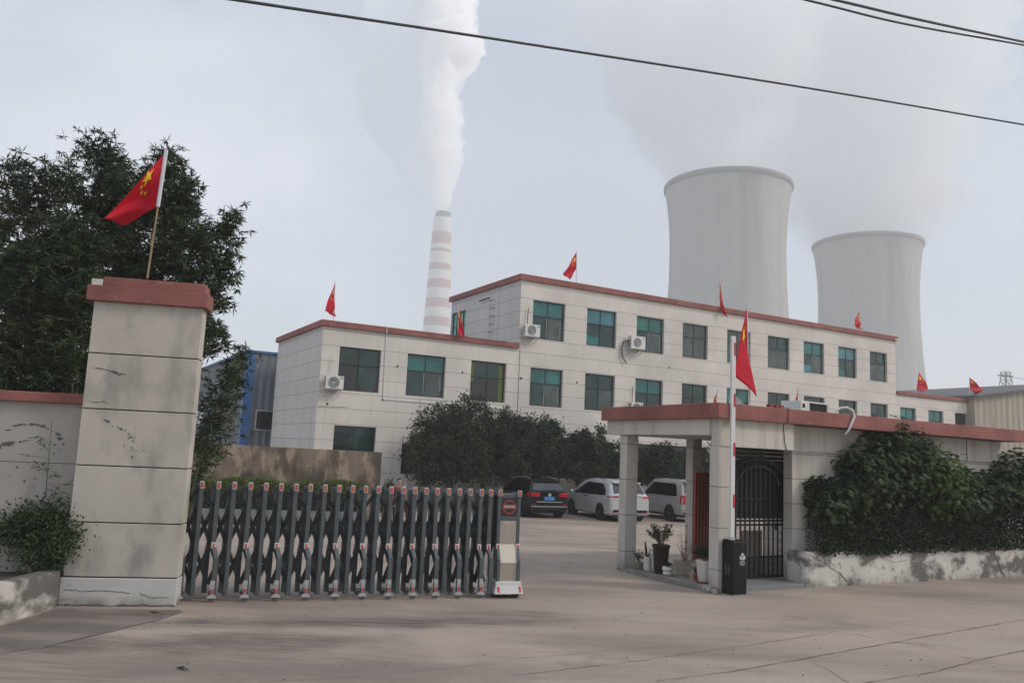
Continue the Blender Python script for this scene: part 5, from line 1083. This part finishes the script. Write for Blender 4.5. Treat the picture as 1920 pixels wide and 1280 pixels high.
# ------------------------------------------------------------------ vehicles
def car(loc, head, label, spec, paint, kind):
    t = empty('parked_car', loc, -head, label, 'car', 'cars parked in the yard'); Ls, Wd = spec['L'], spec['W']; S_ = spec['st']
    def at(y):
        for a, b in zip(S_[:-1], S_[1:]):
            if a[0] <= y <= b[0]: f_ = (y - a[0]) / (b[0] - a[0]); return [a[k] + (b[k] - a[k]) * f_ for k in range(6)]
        return list(S_[-1])
    def ring(y, zb, zl, zt, wb, wt):
        h = [(0, zb), (wb * .88, zb), (wb * .985, zb + .06), (wb, zb + .35 * (zl - zb)), (wb * .995, zb + .8 * (zl - zb)), (wb * .965, zl), (wt + .02, zt - .10), (wt * .93, zt - .03), (wt * .7, zt), (0, zt + .015)]
        return [(x, y, z) for x, z in h] + [(-x, y, z) for x, z in reversed(h[1:-1])]
    ys_ = sorted({s[0] for s in S_} | set(np.linspace(S_[0][0], S_[-1][0], 26).tolist())); m_ = MB(); vs_ = []
    for y in ys_: vs_ += ring(y, *at(y)[1:])
    n = 18; k = len(ys_); m_.add(vs_, [(i * n + q, i * n + (q + 1) % n, (i + 1) * n + (q + 1) % n, (i + 1) * n + q) for i in range(k - 1) for q in range(n)] + [tuple(range(n)), tuple(reversed(range((k - 1) * n, k * n)))])
    body = m_.obj('body', paint, t, smooth=True)
    def surf(y, f_, sx, off=.012):
        s = at(y); x = s[4] * .965 + (s[5] + .02 - s[4] * .965) * f_; z = s[2] + (s[3] - .10 - s[2]) * f_; return (sx * (x + off), y, z)
    for sx in (-1, 1):
        g_ = MB(); y0, y1 = spec['glass']; N = 24; vs_ = []
        for q in range(N + 1):
            y = y0 + (y1 - y0) * q / N; e0 = min(1, (y - y0) / spec.get('tb', .35)); e1 = min(1, (y1 - y) / spec.get('tf', .9)); lo = .06; hi = lo + .86 * min(1, e0 ** .6, max(.02, e1) ** .8)
            vs_ += [surf(y, lo, sx), surf(y, (lo + hi) / 2, sx), surf(y, hi, sx)]
        g_.add(vs_, [(3 * q + r_, 3 * q + 3 + r_, 3 * q + 4 + r_, 3 * q + 1 + r_) if sx > 0 else (3 * q + r_, 3 * q + 1 + r_, 3 * q + 4 + r_, 3 * q + 3 + r_) for q in range(N) for r_ in (0, 1)])
        go = g_.obj('side_window', M_cglass, t)
        for yy in spec['pillars']:
            p_ = MB(); p_.bar(surf(yy, .05, sx, .014), surf(yy + .04, .93, sx, .014), .05, .01, upv=(sx, 0, 0)); p_.obj('window_pillar', M_black, go)
        hm = MB()
        for yy in spec['handles']: hm.box(sx * (Wd / 2 - .01) - .018, sx * (Wd / 2 - .01) + .018, yy, yy + .2, spec['hz'], spec['hz'] + .03)
        hm.obj('door_handle', spec['hm'], t)
        m2 = MB(); ym = spec['mirror']; m2.lathe([(.0, -.09), (.07, -.07), (.1, 0), (.07, .07), (0, .09)], 10, (sx * (Wd / 2 + .12), ym, spec['hz'] + .14)); m2.bar((sx * (Wd / 2 - .05), ym, spec['hz'] + .06), (sx * (Wd / 2 + .1), ym, spec['hz'] + .12), .04); m2.obj('mirror', paint if kind != 'suv' else M_silver, t)
        rr_ = MB(); s0, s1_ = at(spec['rail'][0]), at(spec['rail'][1]); ym_ = (spec['rail'][0] + spec['rail'][1]) / 2; sm = at(ym_)
        rr_.tube([(sx * s0[5] * .9, spec['rail'][0], s0[3] - .01), (sx * s0[5] * .9, spec['rail'][0] + .15, s0[3] + .045), (sx * sm[5] * .9, ym_, sm[3] + .05), (sx * s1_[5] * .9, spec['rail'][1] - .15, s1_[3] + .045), (sx * s1_[5] * .9, spec['rail'][1], s1_[3] - .01)], .018, 6); rr_.obj('roof_rail', M_alu, t)
        for yy in spec['wheels']:
            a_ = MB(); mt = Matrix.Translation((sx * (Wd / 2 - .035), yy, .37)) @ Matrix.Rotation(sx * math.pi / 2, 4, 'Y'); a_.lathe([(0, 0), (.405, 0), (.41, .040), (.0, .042)], 28, mt=mt); a_.obj('wheel_arch', M_black, t)
            w_ = MB(); mt = Matrix.Translation((sx * (Wd / 2 - .16), yy, .355)) @ Matrix.Rotation(sx * math.pi / 2, 4, 'Y')
            w_.lathe([(0, -.1), (.30, -.1), (.35, -.06), (.355, .10), (.34, .15), (.26, .165), (.25, .12), (0, .10)], 32, mt=mt); wo = w_.obj('wheel', M_rub, t, smooth=True)
            r_ = MB(); r_.lathe([(.225, .13), (.25, .165), (.262, .165), (.262, .13)], 28, mt=mt); r_.lathe([(0, .12), (.05, .13), (.045, .165), (0, .17)], 14, mt=mt)
            ns = spec.get('spokes', 10)
            for q in range(ns):
                a = 2 * math.pi * q / ns; p_, q_ = Vector((.03 * math.cos(a), .03 * math.sin(a), .15)), Vector((.245 * math.cos(a), .245 * math.sin(a), .158)); r_.bar(mt @ p_, mt @ q_, .034 if ns < 11 else .02, .012, upv=(sx, 0, 0))
            r_.obj('rim', M_alu, wo)
    # rear
    s0, s1_ = S_[1], S_[2]; zb_, zt_ = s0[3] + .04, s1_[3] - .10; g_ = MB()
    def rp_(x, f_): y = s0[0] + (s1_[0] - s0[0]) * f_; z = s0[3] + (s1_[3] - s0[3]) * f_; return (x, y - .012, z + .012)
    wl0, wl1 = s0[5] * .88, s1_[5] * .88
    g_.add([rp_(-wl0, .06), rp_(wl0, .06), rp_(wl1, .86), rp_(-wl1, .86)], [(0, 1, 2, 3)]); rg = g_.obj('rear_window', M_cglassr, t)
    MB().bar(rp_(.02, .08), rp_(.42, .13), .03, .02).obj('wiper', M_black, rg)
    sp_ = MB(); sp_.box(-s1_[5] * .92, s1_[5] * .92, s1_[0] - .16, s1_[0] + .25, s1_[3] - .03, s1_[3] + .03); sp_.obj('spoiler', paint, t, bevel=.012)
    MB().box(-.24, .24, -.03, .03, spec['pz'], spec['pz'] + .15).obj('number_plate', M_plate, t, bevel=.004)
    tl = spec['tail']
    for sx in (-1, 1):
        lm = MB(); a, b = sorted((sx * tl[0], sx * (S_[0][4] - .01))); lm.box(a, b, -.02, .12, tl[1], tl[2])
        a, b = sorted((sx * (S_[0][4] - .04), sx * (Wd / 2 - .005))); lm.box(a, b, .05, tl[3], tl[1] + .01, tl[2] - .01); lm.obj('tail_light', M_tail, t, bevel=.02)
        MB().box(min(sx * .62, sx * .84), max(sx * .62, sx * .84), -.028, .01, spec['rz'], spec['rz'] + .035).obj('rear_reflector', M_tail, t)
    lo = MB(); lo.box(-S_[0][4] * .96, S_[0][4] * .96, -.022, .05, .36, .36 + spec['low']); lo.obj('lower_bumper', M_black, t, bevel=.01)
    tr_ = MB()
    for z_, hw in spec['trim']: tr_.box(-hw, hw, -.034, .0, z_, z_ + .03)
    tr_.obj('chrome_trim', M_alu, t)
    em = MB(); mt = Matrix.Translation((0, -.02, spec['ez'])) @ Matrix.Rotation(math.pi / 2, 4, 'X')
    if kind == 'suv':
        em.lathe([(.062, .01), (.072, .02), (.078, .01), (.072, -.0)], 24, mt=mt)
        for a, b in (((-.05, .05), (-.02, -.055)), ((-.02, -.055), (0, -.0)), ((0, 0), (.02, -.055)), ((.02, -.055), (.05, .05)), ((-.025, .06), (0, .01)), ((0, .01), (.025, .06))): em.bar(mt @ Vector((*a, .012)), mt @ Vector((*b, .012)), .014, .01, upv=(0, 1, 0))
    else:
        em.box(-.07, .07, -.035, -.02, spec['ez'] - .012, spec['ez'] + .012); em.box(-.012, .012, -.035, -.02, spec['ez'] - .04, spec['ez'] + .04)
    em.obj('emblem', M_alu, t)
    for sx in (-1, 1):
        hl_ = MB(); s = S_[-2]; hl_.box(min(sx * s[4] * .6, sx * s[4] * .95), max(sx * s[4] * .6, sx * s[4] * .95), s[0] + .02, s[0] + .12, s[2] - .18, s[2] - .04); hl_.obj('headlight', M_silver, t, bevel=.02)
    # dark under-tray so the car is closed below
    MB().box(-Wd / 2 * .82, Wd / 2 * .82, .15, Ls - .2, .22, .34).obj('underbody', M_black, t)
    return t
M_cglass = mat('tinted_car_glass', (.004, .004, .005), .12, var=.1, spec=.35); M_cglassr = mat('rear_car_glass', (.055, .062, .068), .08, var=.5, vs=1.5, spec=.6)
M_tail = mat('tail_light_red', (.42, .006, .012), .35, var=.4, vs=8, spec=.3); 
M_plate = mat('blue_plate', (.06, .22, .52), .5, var=.05)
P_black = mat('black_car_paint', (.006, .0065, .007), .2, var=.1, spec=.35); P_sil = mat('silver_car_paint', (.54, .55, .555), .3, .35, var=.03); P_grey = mat('grey_car_paint', (.38, .38, .375), .3, .4, var=.03)
suv = dict(L=4.8, W=1.94, glass=(.62, 3.55), pillars=(1.15, 2.1), handles=(1.45, 2.4), hz=.92, hm=P_black, mirror=3.2, rail=(.75, 2.7), wheels=(.95, 3.85), pz=.78, tail=(.46, .93, 1.10, .34), rz=.58, low=.12, ez=1.02, trim=((.70, .62), (.50, .86)),
           st=[(0, .36, 1.10, 1.13, .87, .84), (.10, .28, 1.12, 1.17, .95, .86), (.46, .27, 1.10, 1.62, .97, .70), (.8, .26, 1.08, 1.68, .97, .70), (2.3, .26, 1.05, 1.70, .97, .71), (2.9, .26, 1.03, 1.60, .97, .69), (3.6, .26, 1.02, 1.10, .96, .78), (4.5, .28, .92, .97, .92, .74), (4.8, .36, .70, .76, .80, .66)])
van = dict(L=5.15, W=1.99, glass=(.55, 4.15), tb=.5, tf=1.5, pillars=(), handles=(2.25, 2.55), hz=.98, hm=M_black, mirror=3.75, rail=(.9, 2.8), wheels=(1.0, 4.05), pz=.82, tail=(.60, 1.05, 1.12, .40), rz=.40, low=.17, ez=1.06, trim=((.37, .84), (1.13, .55)),
           st=[(0, .36, 1.05, 1.14, .88, .85), (.10, .28, 1.10, 1.20, .97, .88), (.52, .26, 1.10, 1.68, .99, .74), (1.0, .24, 1.07, 1.75, .99, .76), (2.4, .24, 1.04, 1.78, .99, .77), (3.2, .24, 1.03, 1.70, .99, .75), (3.75, .24, 1.02, 1.48, .98, .74), (4.35, .25, 1.0, 1.12, .97, .80), (4.95, .28, .82, .88, .90, .7), (5.15, .38, .62, .68, .76, .6)])
off4 = dict(L=4.9, W=1.96, glass=(.45, 3.5), tb=.2, tf=1.0, pillars=(1.35, 2.3), handles=(1.7, 2.6), hz=1.0, hm=M_alu, mirror=3.15, rail=(.5, 2.8), wheels=(1.0, 3.9), pz=.80, tail=(.74, .80, 1.22, .16), rz=.55, low=.1, ez=1.10, trim=((.50, .84),), spokes=16,
            st=[(0, .40, 1.10, 1.20, .90, .86), (.07, .32, 1.13, 1.28, .97, .88), (.26, .30, 1.14, 1.80, .98, .80), (.6, .30, 1.12, 1.86, .98, .80), (2.6, .30, 1.10, 1.87, .98, .80), (3.0, .30, 1.08, 1.72, .98, .78), (3.5, .30, 1.08, 1.18, .97, .82), (4.6, .32, 1.0, 1.06, .94, .8), (4.9, .4, .8, .86, .86, .7)])
HD = R(-21)
def place_car(rear_left, width, head): r_ = Vector((math.cos(head), -math.sin(head), 0)); return rear_left + r_ * width / 2
c1_ = place_car(Vector((1.14, 36.4, -.45)), 1.74, HD); car(c1_, HD, 'black car with red tail lights and a round badge parked nearest the gate end', suv, P_black, 'suv')
c2_ = place_car(Vector((4.62, 36.2, -.45)), 1.86, R(-20)); vn = car(c2_, R(-20), 'silver people carrier with dark side glass parked partly behind the porch column', van, P_sil, 'van')
c3_ = place_car(Vector((8.02, 37.6, -.45)), 1.8, R(-22)); car(c3_, R(-22), 'boxy grey car with tall tail lights seen through the lodge porch', off4, P_grey, 'suv4')
dm = MB()
for q in range(5): dm.box(-.996, -.99, 2.62 + q * .11, 2.69 + q * .11, .86, .885)
dm.obj('door_decal', M_acg, vn)

# ------------------------------------------------------------------ person behind the gate
pe = Vector((-3.78, 29.6, gz(0, 29.6)))
def skin_mesh(name, joints, edges, material, parent, lvl=2, root=0):
    me = bpy.data.meshes.new(name); me.from_pydata([j[0] for j in joints], edges, []); o = bpy.data.objects.new(name, me); COL.objects.link(o); o.parent = parent; me.materials.append(material)
    md = o.modifiers.new('skin', 'SKIN'); md.use_smooth_shade = True
    for i, j in enumerate(joints):
        r_ = j[1] if isinstance(j[1], tuple) else (j[1], j[1]); me.skin_vertices[0].data[i].radius = r_; me.skin_vertices[0].data[i].use_root = (i == root)
    sb = o.modifiers.new('sub', 'SUBSURF'); sb.levels = lvl; sb.render_levels = lvl; return o
pr_ = empty('person', pe, R(20), 'person with short black hair in a red jacket and dark trousers behind the gate', 'person')
J = [((0, 0, .93), (.15, .10)), ((0, 0, 1.15), (.13, .09)), ((0, 0, 1.34), (.16, .10)), ((0, 0, 1.42), .06), ((0, -.01, 1.47), .048), ((0, -.02, 1.55), (.068, .08)), ((0, -.015, 1.62), (.07, .085)), ((0, -.01, 1.67), (.05, .06))]
Eg = [(i, i + 1) for i in range(7)]
for sx in (-1, 1):
    b = len(J); J += [((sx * .17, 0, 1.37), .055), ((sx * .22, .02, 1.10), .042), ((sx * .20, -.10, .88), .030), ((sx * .20, -.13, .80), (.036, .018))]; Eg += [(2, b), (b, b + 1), (b + 1, b + 2), (b + 2, b + 3)]
    for q in range(4): k = len(J); J += [((sx * (.185 + .011 * q - .01), -.16, .755), .009), ((sx * (.185 + .011 * q - .01), -.165, .715 - .004 * abs(q - 1)), .007)]; Eg += [(b + 3, k), (k, k + 1)]
    k = len(J); J += [((sx * .165, -.15, .775), .010), ((sx * .150, -.165, .745), .008)]; Eg += [(b + 3, k), (k, k + 1)]
    b = len(J); J += [((sx * .09, 0, .86), .085), ((sx * .10, -.01, .48), .055), ((sx * .10, .02, .10), .038), ((sx * .11, -.12, .035), (.04, .03))]; Eg += [(0, b), (b, b + 1), (b + 1, b + 2), (b + 2, b + 3)]
bd = skin_mesh('body', J, Eg, M_skin, pr_)
MB().lathe([(0, -.02), (.062, .0), (.078, .05), (.072, .10), (.045, .135), (0, .145)], 20, (0, .008, 1.575)).obj('hair', M_hair, pr_, smooth=True)
fc_ = MB()
for sx in (-1, 1): fc_.lathe([(0, -.007), (.009, 0), (0, .007)], 8, (sx * .028, -.098, 1.60))
fc_.box(-.022, .022, -.103, -.095, 1.535, 1.541); fc_.obj('eyes_and_mouth', M_hair, pr_); MB().lathe([(0, -.02), (.014, -.016), (.008, .012), (0, .02)], 8, (0, -.103, 1.572)).obj('nose', M_skin, pr_, smooth=True)
J2 = [((0, 0, .90), (.165, .115)), ((0, 0, 1.14), (.15, .11)), ((0, 0, 1.34), (.175, .115)), ((0, 0, 1.40), (.085, .075)), ((.175, 0, 1.37), .066), ((.225, .02, 1.10), .054), ((.203, -.09, .90), .044), ((-.175, 0, 1.37), .066), ((-.225, .02, 1.10), .054), ((-.203, -.09, .90), .044)]
skin_mesh('jacket', J2, [(0, 1), (1, 2), (2, 3), (2, 4), (4, 5), (5, 6), (2, 7), (7, 8), (8, 9)], M_jack, pr_)
J3 = [((0, 0, .93), (.155, .11)), ((.09, 0, .82), .095), ((.10, -.01, .48), .07), ((.10, .02, .09), .058), ((-.09, 0, .82), .095), ((-.10, -.01, .48), .07), ((-.10, .02, .09), .058)]
skin_mesh('trousers', J3, [(0, 1), (1, 2), (2, 3), (0, 4), (4, 5), (5, 6)], M_trou, pr_)
# rolled red flag leaning on the inside of the gate, next to the person
fb0 = GL + gd * 3.30 + gn * .62; fb0.z = 0
flag(fb0 + Vector((0, 0, .0)), fb0 + Vector((0, .0, 1.72)), (.05, .35), (tuple(Vector((.10, .02, -.85))), tuple(Vector((.16, .02, -.62)))), 'small rolled red flag standing behind the gate bars in front of the person', group=None, seed=21, ripple=.02, pole_r=.01)

# ------------------------------------------------------------------ overhead cables
def cable(pts, r, label):
    P = [D(*p) for p in pts]; a = P[0] + (P[0] - P[1]) * 2.0; b = P[-1] + (P[-1] - P[-2]) * 2.0; P = [a] + P + [b]; out = []
    for i in range(len(P) - 1):                       # catmull-rom
        p0, p1, p2, p3 = P[max(i - 1, 0)], P[i], P[i + 1], P[min(i + 2, len(P) - 1)]
        for q in range(8):
            t_ = q / 8; out.append(.5 * ((2 * p1) + (p2 - p0) * t_ + (2 * p0 - 5 * p1 + 4 * p2 - p3) * t_ ** 2 + (3 * p1 - p0 - 3 * p2 + p3) * t_ ** 3))
    out.append(P[-1]); tag(MB().tube([tuple(p) for p in out], r, 8).obj('overhead_cable', M_wire, smooth='all'), label, 'cable')
cable([(440, 0, 7.5), (950, 77, 9.5), (1500, 163, 12.3), (1920, 234, 15)], .0165, 'thick black overhead cable crossing the whole sky, lowest of the three')
cable([(1510, 0, 9), (1700, 46, 10.2), (1920, 85, 12)], .014, 'lower of the two overhead cables in the top right corner')
cable([(1560, -1, 9), (1735, 40, 10.2), (1920, 79, 12)], .017, 'upper of the two overhead cables in the top right corner')

# fallen leaves and pebbles
for px, py, lab in ((293, 1146, 'small green leaf sprig lying by the pillar foot'), (342, 1251, 'small green leaf sprig lying on the road')):
    p = G(px, py, .012); n = 7; tag(leaves('fallen_leaf', [tuple(p + Vector((random.gauss(0, .02), random.gauss(0, .02), 0))) for _ in range(n)], [(random.gauss(0, 1), random.gauss(0, 1), .15) for _ in range(n)], .035, .07, M_lgold if px < 300 else M_lh, nrm=np.tile(np.array([0, 0, 1.]), (n, 1))), lab, 'leaf', 'fallen leaves')
pbm = MB()
for _ in range(70):
    p = G(random.uniform(300, 1900), random.uniform(1150, 1275), .0); r_ = random.uniform(.005, .012); pbm.lathe([(0, 0), (r_, .002), (r_ * .8, r_ * .8), (0, r_)], 6, tuple(p))
tag(pbm.obj('gravel', M_crack), kind='stuff')
_C, _D = [], []
for _ in range(60):
    p = G(random.uniform(1180, 1900), random.choice((random.uniform(1104, 1125), random.uniform(1085, 1100))), .0) if random.random() < .5 else LQ(random.uniform(2.3, 10), random.uniform(-.35, -.03), 0)
    _C.append((p.x, p.y, gz(p.x, p.y) + .008)); _D.append((random.gauss(0, 1), random.gauss(0, 1), .1))
tag(leaves('leaf_litter', _C, _D, .022, .05, M_twig, nrm=np.tile(np.array([0, 0, 1.]), (len(_C), 1))), kind='stuff')

# ------------------------------------------------------------------ haze
hz = MB().box(-1500, 1500, -1500, 1500, -1.6, 560).obj('haze', volmat('haze_air', (.96, .98, 1.0), .0009, .0)); tag(hz, kind='stuff')
